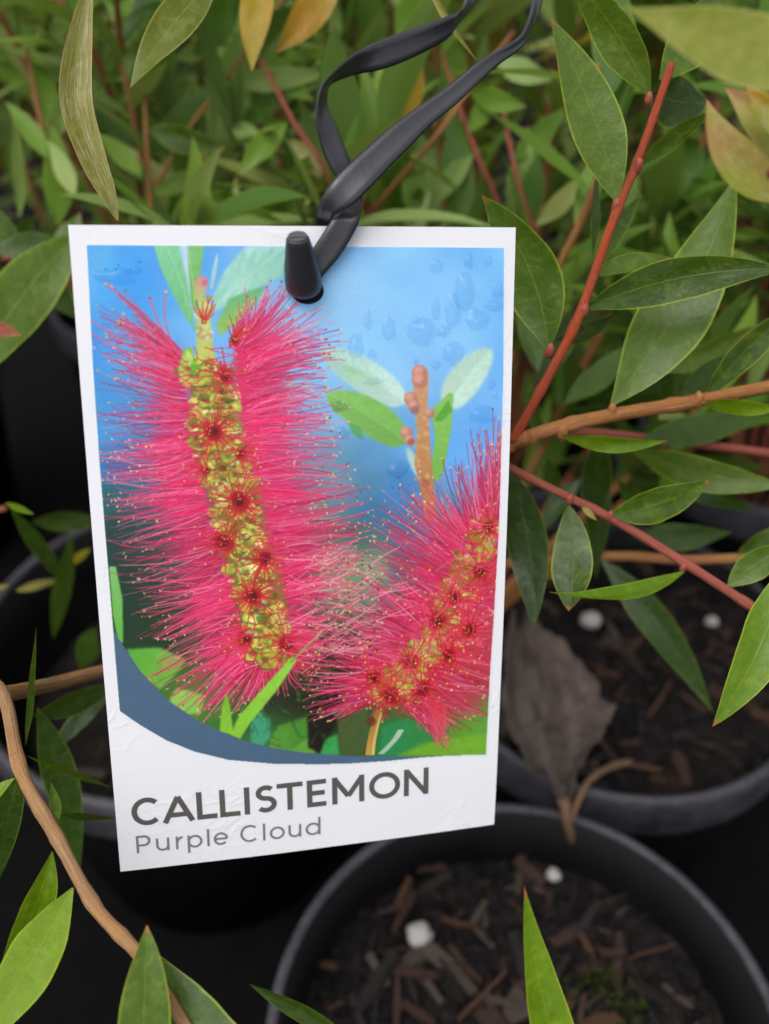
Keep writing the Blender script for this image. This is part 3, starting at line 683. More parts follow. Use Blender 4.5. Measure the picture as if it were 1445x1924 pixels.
# ---------------------------------------------------------------- the dead leaf over the pot rim
def sheet(rows, name, mat_, parent=None, thick=.0004, off=Vector((0, 0, 0))):
    n = len(rows[0]); v = [p-off for r_ in rows for p in r_]; f = []
    for i in range(len(rows)-1):
        for k in range(n-1): f.append((i*n+k, i*n+k+1, (i+1)*n+k+1, (i+1)*n+k))
    uv = [(k/(n-1), i/(len(rows)-1)) for i in range(len(rows)) for k in range(n)]
    o = obj(name, new_mesh(name, v, f, True, uv), mat_, parent)
    md = o.modifiers.new('thickness', 'SOLIDIFY'); md.thickness = thick; md.offset = 0
    return o
mid = smooth_path([onz(1062,1512,.1465), onz(1050,1460,.147), onz(1050,1405,.146), onz(1036,1330,.147), onz(1005,1240,.148), onz(975,1170,.147)], 10)
hwp = [7, 26, 74, 104, 92, 56, 10]
rows = []
for i, p in enumerate(mid):
    t = i/(len(mid)-1); q = t*(len(hwp)-1); k = min(int(q), len(hwp)-2); hw = (hwp[k]*(1-(q-k))+hwp[k+1]*(q-k))/F_PX*.33
    row = []
    for j in range(31):
        s = j/15-1; hw2 = hw*(1+.16*noise.noise(Vector((t*9, 5 if s > 0 else 9, 0)))+.07*noise.noise(Vector((t*30, 5 if s > 0 else 9, 0)))); w = p+Vector((1, .25, 0)).normalized()*s*hw2
        w.z += .009*abs(s)**1.8*(1 if s < 0 else .7)-.0015*math.exp(-(s*8)**2)+.0050*noise.noise(Vector((w.x*70, w.y*70, 3)))+.0034*noise.noise(Vector((w.x*220, w.y*220, 1)))-.0045*abs(noise.noise(Vector((w.x*90, w.y*90, 7))))-.003*abs(noise.noise(Vector((w.x*260, w.y*260, 4))))+.004*max(0, abs(s)-.6)
        row.append(w)
    rows.append(row)
dl = thing('dead_leaf', 'crumpled grey brown dead leaf draped over the rim of the right pot', 'dead leaf', mid[0])
sheet(rows, 'blade', M['dry'], dl, .0005, mid[0])
pth = smooth_path([mid[2], mid[0], onz(1068,1550,.140), onz(1080,1590,.124), onz(1096,1615,.117)], 5)
mb = MB(); mb.add(*tube(pth, [.0022-.0012*i/(len(pth)-1) for i in range(len(pth))], 8)); mb.build('stalk', M['dry_stalk'], dl, mid[0])
pth = smooth_path([onz(1074,1540,.142), onz(1088,1500,.147), onz(1110,1464,.147), onz(1150,1440,.143), onz(1185,1432,.138)], 5)
mb = MB(); mb.add(*tube(pth, [.0011]*len(pth), 7)); mb.build('tendril', M['dry_stalk'], dl, mid[0])

# ---------------------------------------------------------------- leaves
def leaf_rows(path, width, nrm, fold=.12, camber=.0, wave=.0, seed=0, pw=.62, cross=6, peak=.42, twist=0.):
    """rows of points of a lance-shaped leaf along a path; nrm is the side the upper face looks to"""
    n = len(path); rows = []
    ea = peak/(1-peak)
    for i, p in enumerate(path):
        t = i/(n-1)
        tg = (path[min(i+1, n-1)]-path[max(i-1, 0)]).normalized()
        sd_ = tg.cross(nrm).normalized(); nn = sd_.cross(tg)
        if twist:
            ca_, sa_ = math.cos(twist*(t-.4)), math.sin(twist*(t-.4)); sd_, nn = sd_*ca_+nn*sa_, nn*ca_-sd_*sa_
        edge_n = .05*noise.noise(Vector((t*7, seed*.37, 1)))
        q = pw/.62
        prof = math.sin(math.pi/2*min(1, t/peak))**(.95/q) if t < peak else max(0, math.cos(math.pi/2*(t-peak)/(1-peak)))**(1.02/q)
        hw = width*.5*max(prof, .035 if t < .5 else .0)
        row = []
        for k in range(cross+1):
            s = k/cross*2-1
            h = fold*abs(s)*hw - camber*(s*s)*hw + wave*hw*math.sin(t*9+s*2+seed)*s
            row.append(p+sd_*s*hw*(1+(edge_n if s > 0 else -edge_n)*abs(s))+nn*h)
        rows.append(row)
    return rows
def leaf_mesh(rows, off=Vector((0, 0, 0))):
    n = len(rows[0]); v = [p-off for r_ in rows for p in r_]; f = []
    for i in range(len(rows)-1):
        for k in range(n-1): f.append((i*n+k, i*n+k+1, (i+1)*n+k+1, (i+1)*n+k))
    uv = [(k/(n-1), i/(len(rows)-1)) for i in range(len(rows)) for k in range(n)]
    return new_mesh('leaf', v, f, True, uv)
def bez(a, c, b, n=18):
    return [a*(1-t)**2+c*2*t*(1-t)+b*t*t for t in [i/n for i in range(n+1)]]
def hero(parent, off, p0, p1, w, bend=0, roll=0, fold=.14, camber=0., m='leaf', sag=0., wave=.04, pw=.62, peak=.42, rolltip=None):
    """leaf between two traced points (px, py, distance); bend sideways and sag towards/away in px, roll about its axis in degrees"""
    A = at(*p0); B = at(*p1); dm = (p0[2]+p1[2])/2
    L = math.hypot(p1[0]-p0[0], p1[1]-p0[1]); nx, ny = -(p1[1]-p0[1])/L, (p1[0]-p0[0])/L
    C = at((p0[0]+p1[0])/2+nx*bend*2, (p0[1]+p1[1])/2+ny*bend*2, dm-sag/F_PX*dm*2)
    path = bez(A, C, B); ax = (B-A).normalized()
    view = (CAM-(A+B)/2).normalized()
    q = Matrix.Rotation(math.radians(roll), 3, ax); nr = q @ view
    rows = leaf_rows(path, .83*w/F_PX*dm/max(.45, math.cos(math.radians(roll))), nr, fold, camber, wave+.04, p0[0], pw, 6, peak, math.radians(((p0[0]*37+p0[1]*17) % 90)-45))
    o = obj('leaf', leaf_mesh(rows, off), M[m], parent)
    return o
def stem(parent, off, pts, r0, r1, m, name='branch', sub=7, jit=.03, nodes=()):
    P = smooth_path([at(*p) if len(p) == 3 and not isinstance(p, Vector) else p for p in pts], sub)
    n = len(P); rad = []
    for i in range(n):
        t = i/(n-1); r_ = (r0+(r1-r0)*t)
        for q in nodes: r_ *= 1+.2*math.exp(-((t-q)/.018)**2)
        rad.append(r_)
    mb = MB(); mb.add(*tube(P, rad, 12, True, jit)); return mb.build(name, M[m], parent, off)

# the shrub that carries the label: red and brown stems going right
baseA = Vector((LEFTP[0]+.03, LEFTP[1]-.01, ZL))
SA = thing('bottlebrush_shrub', 'red stemmed shrub with broad green leaves right of the label', 'shrub', baseA)
O = baseA
stem(SA, O, [baseA, at(560,1150,.285), at(760,960,.225), at(880,870,.196), at(960,832,.186)], .0030, .0020, 'bark_brown', 'trunk')
b2 = stem(SA, O, [(940,845,.188), (1000,818,.186), (1120,786,.186), (1300,755,.188), (1470,722,.19)], .0015, .0014, 'bark_brown', nodes=(.2, .42, .7), sub=14)
b1 = stem(SA, O, [(962,830,.186), (1010,745,.184), (1085,600,.181), (1150,420,.179), (1205,285,.178), (1262,120,.177)], .00105, .0008, 'stem_red', nodes=(.22, .38, .63, .77), sub=14)
b3 = stem(SA, O, [(930,860,.19), (990,896,.190), (1150,975,.19), (1290,1060,.188), (1430,1152,.186), (1520,1215,.185)], .00085, .00105, 'stem_pink', nodes=(.2, .36, .6, .75), sub=14)
b4 = stem(SA, O, [(900,840,.2), (1060,812,.222), (1250,828,.232), (1470,855,.24)], .0012, .0012, 'stem_pink', sub=10)
b5 = stem(SA, O, [(950,1060,.25), (1150,1045,.25), (1290,1052,.24), (1440,1045,.235), (1480,1035,.235)], .0014, .0013, 'stem_far', sub=8)
hero(b1, O, (1160,382,.179), (1033,32,.172), 118, 14, 12, .10, m='leaf')
hero(b1, O, (1222,182,.178), (1060,-60,.172), 92, 12, -22, .16, m='leaf')
hero(b1, O, (1203,312,.178), (1345,208,.174), 40, -8, 40, .2, m='leaf')
hero(b1, O, (1094,582,.181), (1480,506,.172), 98, -22, 8, .20, m='leaf')
hero(b1, O, (1108,522,.184), (1262,484,.188), 40, -9, -30, .1, m='leaf')
hero(b1, O, (1030,658,.184), (905,366,.180), 132, 26, -14, .10, m='leaf')
hero(b1, O, (1122,500,.184), (1206,366,.186), 40, -6, 30, .2, m='leaf')
hero(b1, O, (1114,480,.186), (1122,318,.188), 20, 0, 55, .1, m='leaf')
hero(b1, O, (1042,640,.188), (1160,590,.195), 40, 8, 20, .1, m='leaf_dark')
hero(b1, O, (1240,150,.180), (1380,-30,.19), 100, 0, 20, .1, m='leaf')
hero(b1, O, (1225,175,.180), (1330,190,.186), 110, 10, -10, .1, m='leaf_dark')
hero(b2, O, (1148,762,.187), (1384,330,.19), 158, 24, -10, .08, m='leaf')
hero(b2, O, (1320,752,.189), (1520,560,.184), 60, -10, 25, .2, m='leaf')
hero(b2, O, (1306,752,.188), (1475,768,.183), 34, 4, 40, .2, m='leaf_bright')
hero(b2, O, (1050,816,.185), (1254,828,.180), 36, 12, 30, .25, m='leaf_bright')
hero(b2, O, (1338,688,.2), (1490,570,.198), 26, -3, 50, .2, m='leaf_olive')
hero(b2, O, (1270,760,.195), (1420,655,.2), 66, -6, 10, .1, m='leaf_dark')
hero(b3, O, (1068,948,.19), (1068,1148,.186), 92, -8, 4, .10, m='leaf', peak=.6, pw=.75)
hero(b3, O, (1288,1072,.188), (1030,1112,.178), 36, -26, 42, .3, m='leaf_bright')
hero(b3, O, (1148,966,.189), (1332,902,.183), 78, 12, 18, .12, m='leaf', pw=.72)
hero(b3, O, (1366,1104,.187), (1500,1020,.184), 66, -8, 10, .14, m='leaf')
hero(b3, O, (1092,950,.19), (1122,978,.187), 14, 0, 10, .1, m='leaf_olive')
hero(b4, O, (1182,842,.222), (1480,912,.21), 76, 16, 14, .12, m='leaf')
hero(b4, O, (1200,830,.226), (1440,780,.24), 70, 0, -16, .1, m='leaf_dark')
hero(b4, O, (1130,815,.226), (1110,1010,.24), 66, 0, 6, .1, m='leaf_dark')
hero(b5, O, (1128,1050,.25), (1342,1342,.235), 74, -14, 10, .12, m='leaf_dark')
hero(b5, O, (1188,1006,.245), (1376,1000,.24), 62, 6, 14, .1, m='leaf_dark')
hero(b5, O, (960,880,.2), (1002,1182,.196), 92, -12, 14, .14, m='leaf_dark')
hero(b5, O, (1380,1046,.236), (1500,980,.23), 40, 0, 20, .1, m='leaf')
hero(b5, O, (1010,1050,.26), (1050,1090,.25), 30, 0, 30, .1, m='leaf_yellow')
for (a_, c_, w_, r_, m_) in (((1000,720,.25),(1092,560,.26),60,10,'leaf_dark'),((1060,760,.25),(1190,640,.26),56,-20,'leaf_dark'),((1190,720,.24),(1300,590,.25),60,14,'leaf'),((1090,900,.25),(1010,1010,.25),44,20,'leaf_dark'),
                             ((1140,880,.24),(1120,1090,.25),50,-14,'leaf_dark'),((1240,700,.23),(1420,610,.24),50,20,'leaf'),((990,600,.25),(1010,470,.26),46,10,'leaf'),((1010,700,.24),(970,560,.25),50,20,'leaf_dark'),((1240,880,.24),(1420,960,.24),52,10,'leaf_dark'),
                             ((1160,900,.25),(1260,1000,.26),40,10,'leaf_dark'),((1030,860,.25),(1060,960,.26),40,-20,'leaf_dark')):
    hero(b4, O, a_, c_, w_, 6, r_, .14, m=m_)
# buds and leaf scars at the nodes
def buds(parent, off, pts, m):
    for i, (x, y, d, r_) in enumerate(pts):
        v_, f_ = blob(i+7, r_*.8, r_*.8, r_*1.5); c = at(x, y, d)-off
        obj('bud', new_mesh('bud', [c+q for q in v_], f_), M[m], parent)
buds(b1, O, ((1158,388,.1785,.0011),(1219,186,.1772,.0009),(1200,312,.1775,.0011),(1098,584,.1805,.0011),(1033,660,.1835,.0012),(1120,505,.1812,.0009)), 'stem_pink')
buds(b2, O, ((1056,812,.1855,.0014),(1150,772,.1855,.0012),(1312,752,.1875,.0014),(1000,822,.1855,.0014)), 'bark_brown')
buds(b3, O, ((1070,940,.1895,.0009),(1146,970,.1895,.0009),(1284,1066,.188,.0009),(1364,1108,.187,.0009)), 'stem_pink')
# the bright leaf of the shoot at the right edge
SR = thing('leafy_shoot', 'bright yellow green drooping leaf on a shoot at the right edge', 'shoot', at(1620,1000,.16))
hero(SR, SR.location, (1478,1060,.160), (1338,1366,.156), 104, -20, -12, .18, m='leaf_bright', pw=.7)
stem(SR, SR.location, [(1620,1000,.16), (1540,1020,.16), (1476,1062,.16)], .0009, .0007, 'stem_pink', 'stem')

# near, blurred shoot in the top right corner
SN = thing('leafy_shoot', 'blurred olive and pink young shoot nearest the camera, top right corner', 'shoot', at(1720,300,.12))
O = SN.location.copy()
stem(SN, O, [(1720,300,.12), (1600,270,.122), (1480,300,.126), (1445,330,.128)], .0010, .0006, 'stem_pink', 'stem')
hero(SN, O, (1620,150,.104), (1165,10,.108), 150, -8, 20, .12, m='leaf_near', pw=.5)
hero(SN, O, (1490,380,.128), (1328,186,.130), 92, -30, 10, .2, m='leaf_pink', pw=.6)
hero(SN, O, (1520,330,.126), (1362,165,.132), 96, 12, -10, .2, m='leaf_pink', pw=.6)
hero(SN, O, (1540,300,.124), (1400,160,.126), 70, 0, 20, .2, m='leaf_yellow', pw=.6)

# branch sweeping down at the left
baseB = Vector((-.20, .11, 0.0))
SB = thing('bottlebrush_shrub', 'shrub with the tan branch sweeping down past the lower left corner', 'shrub', baseB)
O = baseB
bb = stem(SB, O, [(-160,1130,.175), (-40,1260,.166), (8,1310,.163), (40,1450,.158), (108,1575,.155), (180,1705,.150), (262,1795,.146), (350,1930,.142), (420,2050,.14)], .00125, .00095, 'bark', nodes=(.36, .45, .5, .61, .7), sub=12, jit=.025)
stem(SB, O, [baseB, (-260,1300,.185), (-160,1130,.175)], .003, .0018, 'bark', 'trunk')
bc = stem(SB, O, [(0,1306,.165), (80,1290,.185), (190,1262,.205), (300,1235,.225)], .0016, .0014, 'bark', sub=8)
hero(bb, O, (137,1668,.151), (-60,1990,.146), 118, -8, 14, .22, m='leaf_bright')
hero(bb, O, (98,1600,.154), (-10,1850,.152), 70, -14, -24, .26, m='leaf_bright')
hero(bb, O, (250,2080,.134), (276,1738,.140), 116, 8, 8, .14, m='leaf', pw=.7)
hero(bb, O, (292,1792,.146), (540,2010,.138), 150, 62, 10, .12, camber=.1, m='leaf', pw=.75)
hero(bb, O, (256,1786,.147), (330,1830,.148), 26, 0, 20, .1, m='leaf')
hero(bb, O, (470,1850,.150), (700,1985,.146), 36, -4, 40, .2, m='leaf_dark')
hero(bb, O, (28,1462,.158), (-60,1560,.156), 30, 8, 30, .2, m='leaf_bright')
hero(bb, O, (108,1552,.157), (96,1470,.158), 24, 0, 30, .2, m='leaf')
hero(bb, O, (48,1400,.166), (68,1178,.168), 16, 0, 50, .2, m='leaf')
hero(bb, O, (50,1420,.17), (210,1480,.19), 14, 0, 50, .2, m='leaf')
hero(bb, O, (108,1530,.17), (222,1538,.185), 16, 0, 50, .2, m='leaf_dark')
hero(bb, O, (40,1440,.17), (0,1650,.18), 60, 6, 20, .1, m='leaf_dark')
hero(bc, O, (70,1330,.2), (150,1640,.215), 74, -10, 10, .1, m='leaf_dark')
hero(bc, O, (60,1345,.2), (230,1280,.22), 50, 6, 20, .1, m='leaf_dark')
hero(bc, O, (210,1300,.22), (90,1420,.21), 40, 6, 20, .1, m='leaf_dark')

# the single blade in front of the near pot
SC = thing('leafy_shoot', 'single upright bright green leaf in front of the nearest pot soil', 'shoot', at(1180,2400,.15))
hero(SC, SC.location, (1120,2200,.152), (985,1664,.148), 104, -18, 10, .2, m='leaf_bright', pw=.6, peak=.42)
stem(SC, SC.location, [(1180,2400,.15), (1150,2300,.15), (1118,2198,.152)], .0008, .0006, 'stem_pink', 'stem')

# hanging leaf and olive shoot at the top left
ST = thing('leafy_shoot', 'olive silvery haired leaves hanging in from the top left', 'shoot', at(250,-260,.16))
O = ST.location.copy()
sT = stem(ST, O, [(250,-260,.16), (240,-180,.16), (200,-110,.159), (172,-60,.158)], .0009, .0006, 'stem_far', 'stem')
stem(ST, O, [(240,-180,.16), (340,-120,.17), (415,-60,.18)], .0008, .0006, 'stem_far', 'stem')
stem(ST, O, [(250,-260,.16), (420,-190,.19), (500,-110,.22), (560,-90,.222), (640,-70,.225)], .0009, .0007, 'stem_far', 'stem')
path = smooth_path([at(172,-60,.158), at(152,60,.156), at(142,180,.155), at(172,290,.156), at(205,370,.157), at(222,416,.158)], 5)
rows = leaf_rows(path, 58/F_PX*.156, (CAM-path[10]).normalized(), .45, .0, .05, 2, .6, 6, .42)
obj('leaf', leaf_mesh(rows, O), M['leaf_olive'], ST)
hero(ST, O, (415,-50,.185), (244,166,.18), 86, 10, 18, .16, m='leaf_near')
hero(ST, O, (500,-80,.23), (474,135,.225), 74, 6, 10, .2, m='leaf_yellow')
hero(ST, O, (640,-60,.235), (515,102,.235), 76, -6, 10, .2, m='leaf_yellow')

# left: broad wet leaf by the left edge
SL = thing('leafy_shoot', 'wide wet green leaf at the left edge beside the label', 'shoot', at(-220,560,.27))
O = SL.location.copy()
stem(SL, O, [(-220,560,.27), (-60,500,.265), (70,478,.262), (190,484,.26)], .0012, .0009, 'stem_pink', 'stem')
hero(SL, O, (150,440,.235), (-60,730,.215), 130, 18, 8, .12, m='leaf', pw=.7)
hero(SL, O, (120,480,.25), (10,640,.24), 50, 0, 24, .1, m='leaf_dark')
hero(SL, O, (120,460,.24), (-20,470,.235), 66, 0, 10, .1, m='leaf_dark')
hero(SL, O, (60,478,.26), (150,600,.27), 60, 6, 20, .1, m='leaf_dark')
hero(SL, O, (30,484,.262), (-40,380,.26), 56, 6, 20, .1, m='leaf')
hero(SL, O, (100,478,.262), (150,400,.265), 50, 6, -20, .1, m='leaf')
hero(SL, O, (-20,490,.26), (70,400,.27), 50, 6, 20, .1, m='leaf_dark')
hero(SL, O, (-40,500,.26), (-10,650,.26), 60, 6, 20, .1, m='leaf_dark')
hero(SL, O, (-40,618,.2), (42,630,.196), 36, -6, 20, .1, m='leaf_pink')
# sparse low leaves by the left pot
SD = thing('leafy_shoot', 'sparse thin dark leaves over the left pot rim', 'shoot', at(-200,1180,.31))
O = SD.location.copy()
stem(SD, O, [SD.location, at(-120,1080,.30), at(-60,980,.28), at(10,955,.26)], .0012, .0008, 'stem_far', 'stem')
hero(SD, O, (20,955,.25), (135,1110,.27), 34, 0, 24, .1, m='leaf_dark')
hero(SD, O, (10,945,.22), (64,966,.215), 16, 0, 30, .1, m='leaf_bright')
hero(SD, O, (60,980,.29), (200,980,.30), 44, 0, 20, .1, m='leaf_dark')
hero(SD, O, (100,1200,.28), (135,1000,.27), 40, 0, 30, .1, m='leaf_dark')
hero(SD, O, (30,1110,.28), (120,1085,.28), 20, 0, 30, .1, m='leaf_olive')
hero(SD, O, (130,1060,.28), (170,1030,.28), 20, 0, 10, .1, m='leaf_yellow')
hero(SD, O, (-20,1110,.25), (18,1098,.245), 14, 0, 10, .1, m='leaf_olive')
hero(SD, O, (180,1180,.28), (150,1260,.29), 50, 0, 20, .1, m='leaf_dark')

# mid-distance twigs just behind the label top and the tie
baseM = Vector((LEFTP[0]+.05, LEFTP[1]+.015, ZL))
SM = thing('bottlebrush_shrub', 'shrub with larger blurred leaves and orange twigs just above the label edge', 'shrub', baseM)
O = baseM
tw = [stem(SM, O, [baseM, at(320,700,.33), (286,420,.30), (272,180,.29), (262,-60,.30)], .0011, .0007, 'stem_far', sub=6),
      stem(SM, O, [(288,360,.298), (350,250,.285), (430,140,.28), (560,-40,.29)], .0008, .0006, 'stem_far', sub=6),
      stem(SM, O, [baseM, at(560,700,.31), (660,460,.29), (735,355,.28), (815,262,.275), (885,165,.28), (965,60,.29)], .0010, .0007, 'stem_far', sub=6),
      stem(SM, O, [at(990,640,.31), (940,400,.285), (900,300,.28), (868,215,.285), (830,100,.30)], .0009, .0006, 'stem_pink', sub=6),
      stem(SM, O, [at(220,700,.33), (120,430,.29), (84,270,.285), (50,90,.28)], .0009, .0006, 'stem_far', sub=6),
      stem(SM, O, [at(1080,640,.30), (1006,440,.28), (968,320,.278), (940,170,.29)], .0008, .0006, 'stem_pink', sub=6),
      stem(SM, O, [at(720,640,.31), (625,350,.27), (555,235,.268), (490,110,.275)], .0009, .0006, 'stem_pink', sub=6)]
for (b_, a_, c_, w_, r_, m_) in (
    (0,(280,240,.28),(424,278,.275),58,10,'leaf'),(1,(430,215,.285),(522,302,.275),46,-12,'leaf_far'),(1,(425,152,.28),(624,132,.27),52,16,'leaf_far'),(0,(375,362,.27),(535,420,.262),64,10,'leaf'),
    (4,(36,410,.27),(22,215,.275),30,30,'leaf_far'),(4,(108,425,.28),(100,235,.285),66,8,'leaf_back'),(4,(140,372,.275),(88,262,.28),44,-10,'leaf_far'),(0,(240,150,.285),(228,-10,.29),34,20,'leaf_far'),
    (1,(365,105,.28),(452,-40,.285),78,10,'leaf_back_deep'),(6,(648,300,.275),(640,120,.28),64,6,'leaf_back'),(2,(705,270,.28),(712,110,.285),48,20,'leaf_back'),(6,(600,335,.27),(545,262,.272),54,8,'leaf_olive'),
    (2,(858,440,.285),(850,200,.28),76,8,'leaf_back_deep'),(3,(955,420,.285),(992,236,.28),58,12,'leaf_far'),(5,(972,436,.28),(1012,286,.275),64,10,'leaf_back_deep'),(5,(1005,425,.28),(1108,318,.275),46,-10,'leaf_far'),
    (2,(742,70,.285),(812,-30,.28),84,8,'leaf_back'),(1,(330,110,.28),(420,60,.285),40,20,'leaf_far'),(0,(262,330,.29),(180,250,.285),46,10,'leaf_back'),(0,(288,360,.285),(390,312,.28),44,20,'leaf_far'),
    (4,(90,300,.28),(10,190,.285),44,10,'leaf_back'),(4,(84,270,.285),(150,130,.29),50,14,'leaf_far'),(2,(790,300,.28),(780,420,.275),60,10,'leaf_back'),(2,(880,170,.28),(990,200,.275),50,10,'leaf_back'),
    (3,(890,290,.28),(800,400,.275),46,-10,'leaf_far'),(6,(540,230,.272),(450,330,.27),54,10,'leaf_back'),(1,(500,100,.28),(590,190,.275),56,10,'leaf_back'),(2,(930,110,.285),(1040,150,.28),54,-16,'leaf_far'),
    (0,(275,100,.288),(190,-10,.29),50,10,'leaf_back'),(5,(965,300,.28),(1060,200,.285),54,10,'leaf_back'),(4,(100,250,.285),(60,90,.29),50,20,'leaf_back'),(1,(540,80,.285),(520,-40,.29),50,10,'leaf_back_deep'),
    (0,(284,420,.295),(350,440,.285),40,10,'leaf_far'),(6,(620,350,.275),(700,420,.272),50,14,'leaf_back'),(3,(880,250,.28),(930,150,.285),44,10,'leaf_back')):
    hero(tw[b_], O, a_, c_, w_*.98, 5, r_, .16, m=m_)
hero(tw[2], O, (800,-30,.19), (898,116,.178), 15, 2, 40, .3, m='leaf_olive')
# ---------------------------------------------------------------- the shrubs standing behind
gen = []
for k in range(8):
    r = random.Random(50+k)
    c = r.uniform(-.10, .10); d = r.uniform(.06, .16)
    path = [Vector((c*4*t*(1-t), t, -d*t*t)) for t in [i/9 for i in range(10)]]
    gen.append((path, r.uniform(.19, .28), r.uniform(.1, .35), k))
gen_mesh = {}
def gmesh(k, m):
    if (k, m) not in gen_mesh:
        path, w, fo, s = gen[k]
        me = leaf_mesh(leaf_rows(path, w, Vector((0, 0, 1)), fo, 0, .05, s, .62, 4)); me.materials.append(M[m]); gen_mesh[(k, m)] = me
    return gen_mesh[(k, m)]
def ok_view(p):
    x, y, d = proj(p)
    if d < .215: return False
    if -120 < x < IMW+120 and y > -200:
        if x < 200 and y > 600: return False
        if x >= 200 and x < 960 and y > 640: return False
        if x >= 960 and y > 930: return False
        if x >= 960 and d < .24: return False
    return True
cnt = 0
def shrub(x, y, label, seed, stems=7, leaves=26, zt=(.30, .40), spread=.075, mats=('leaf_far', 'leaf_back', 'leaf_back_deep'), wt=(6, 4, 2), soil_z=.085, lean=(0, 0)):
    global cnt
    r = random.Random(seed); base = Vector((x, y, soil_z))
    t = thing('bottlebrush_shrub', label, 'shrub', base, 'bottlebrush shrubs standing behind the label')
    cand = []
    for s in range(stems):
        a = 6.283*s/stems+r.uniform(-.4, .4); q = spread*r.uniform(.35, 1.15)
        top = Vector((x+q*math.cos(a)+lean[0], y+q*math.sin(a)+lean[1], r.uniform(*zt)))
        mid_ = base*.45+top*.55+Vector((math.cos(a), math.sin(a), 0))*q*r.uniform(-.1, .35)
        P = smooth_path([base+Vector((math.cos(a), math.sin(a), 0))*.006, mid_, top, top+Vector((r.uniform(-.02, .02), r.uniform(-.02, .02), .03))], 8)
        mb = MB(); n = len(P); mb.add(*tube(P, [.0019-.0012*i/(n-1) for i in range(n)], 7)); br = mb.build('branch', M[r.choice(('stem_far', 'stem_far', 'stem_far', 'stem_pink'))], t, base)
        an = r.uniform(0, 6.28)
        for i in range(leaves):
            f = .22+.78*(i+r.random())/leaves; k = f*(n-1); i0 = min(int(k), n-2); p = P[i0].lerp(P[i0+1], k-i0)
            tg = (P[i0+1]-P[i0]).normalized(); an += 2.4+r.uniform(-.4, .4)
            o1 = tg.orthogonal().normalized(); o2 = tg.cross(o1); rad = o1*math.cos(an)+o2*math.sin(an)
            el = r.uniform(.3, 1.1) if f < .93 else r.uniform(.1, .5)
            d = (tg*math.cos(el)+rad*math.sin(el)+Vector((0, 0, r.uniform(-.25, .15)))).normalized()
            L = r.uniform(.026, .050)*(1 if f < .93 else .7)
            if not (ok_view(p) and ok_view(p+d*L)): continue
            nr = (Vector((0, 0, 1))*.6+tg*.5-rad*.2+Vector((r.uniform(-.5, .5), r.uniform(-.5, .5), r.uniform(-.3, .3)))); nr = (nr-d*nr.dot(d)).normalized()
            xa = d.cross(nr).normalized(); w_ = r.uniform(.75, 1.2)*L
            mt = Matrix(((xa.x*w_, d.x*L, nr.x*L, p.x-base.x), (xa.y*w_, d.y*L, nr.y*L, p.y-base.y), (xa.z*w_, d.z*L, nr.z*L, p.z-base.z), (0, 0, 0, 1)))
            m = r.choices(mats, wt)[0]
            if r.random() < .015: m = 'leaf_yellow'
            x_, y_, d_ = proj(p+d*L*.5)
            seen = -60 < x_ < IMW+60 and -80 < y_ < IMH and not (150 < x_ < 950 and y_ > 440)
            cand.append((not seen, d_/L, len(cand), r.randrange(8), m, br, mt))
    cand.sort(key=lambda c: c[:3])
    for (_, _, _, g, m, br, mt) in cand[:290]:
        obj('leaf', gmesh(g, m), None, br, mt); cnt += 1
    for mm_ in mats:
        vv = []; ff = []; uu = []
        for (ns, _, _, g, m, br, mt) in cand[290:]:
            if m != mm_: continue
            path, w, fo, s = gen[g]; rw = leaf_rows(path, w, Vector((0, 0, 1)), fo, 0, .05, s, .62, 2)
            o_ = len(vv); q = len(rw[0])
            vv += [mt @ pt for rr in rw for pt in rr]; uu += [(k_/(q-1), i_/(len(rw)-1)) for i_ in range(len(rw)) for k_ in range(q)]
            ff += [(o_+i_*q+k_, o_+i_*q+k_+1, o_+(i_+1)*q+k_+1, o_+(i_+1)*q+k_) for i_ in range(len(rw)-1) for k_ in range(q-1)]
        if vv:
            o2_ = obj('foliage', new_mesh('foliage', vv, ff, True, uu), M[mm_], t); o2_['kind'] = 'stuff'
    return t
rows_ = [((-.090,.412),'bushy shrub behind the upper left of the label'),((.058,.406),'bushy shrub behind the black tie loop'),((.205,.39),'bushy shrub behind the red stem at the upper right'),
         ((-.305,.47),'second row shrub at the far upper left'),((-.15,.55),'second row shrub left of the black tie loop'),((.05,.54),'second row shrub right of the black tie loop'),((.225,.53),'second row shrub at the far upper right'),
         ((-.17,.68),'third row shrub at the top left edge'),((.0,.69),'third row shrub at the top centre'),((.17,.68),'third row shrub at the top right edge')]
for i, ((x, y), lab) in enumerate(rows_):
    pot(x, y, 'black pot under the '+lab, .07)
    s_, h_ = soil_bed(x, y, .058, .085, 'potting mix under the '+lab, 20+i)
    far = i > 6
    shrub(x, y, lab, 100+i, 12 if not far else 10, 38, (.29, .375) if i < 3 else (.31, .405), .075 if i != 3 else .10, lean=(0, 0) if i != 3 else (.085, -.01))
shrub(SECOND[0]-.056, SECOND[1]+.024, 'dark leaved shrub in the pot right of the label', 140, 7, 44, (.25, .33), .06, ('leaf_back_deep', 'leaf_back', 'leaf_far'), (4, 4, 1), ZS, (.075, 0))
shrub(LEFTP[0]+.035, LEFTP[1]+.03, 'green shrub in the pot hidden behind the label', 150, 9, 36, (.25, .34), .05, ('leaf_far', 'leaf_back', 'leaf_back_deep'), (4, 3, 3), ZL)
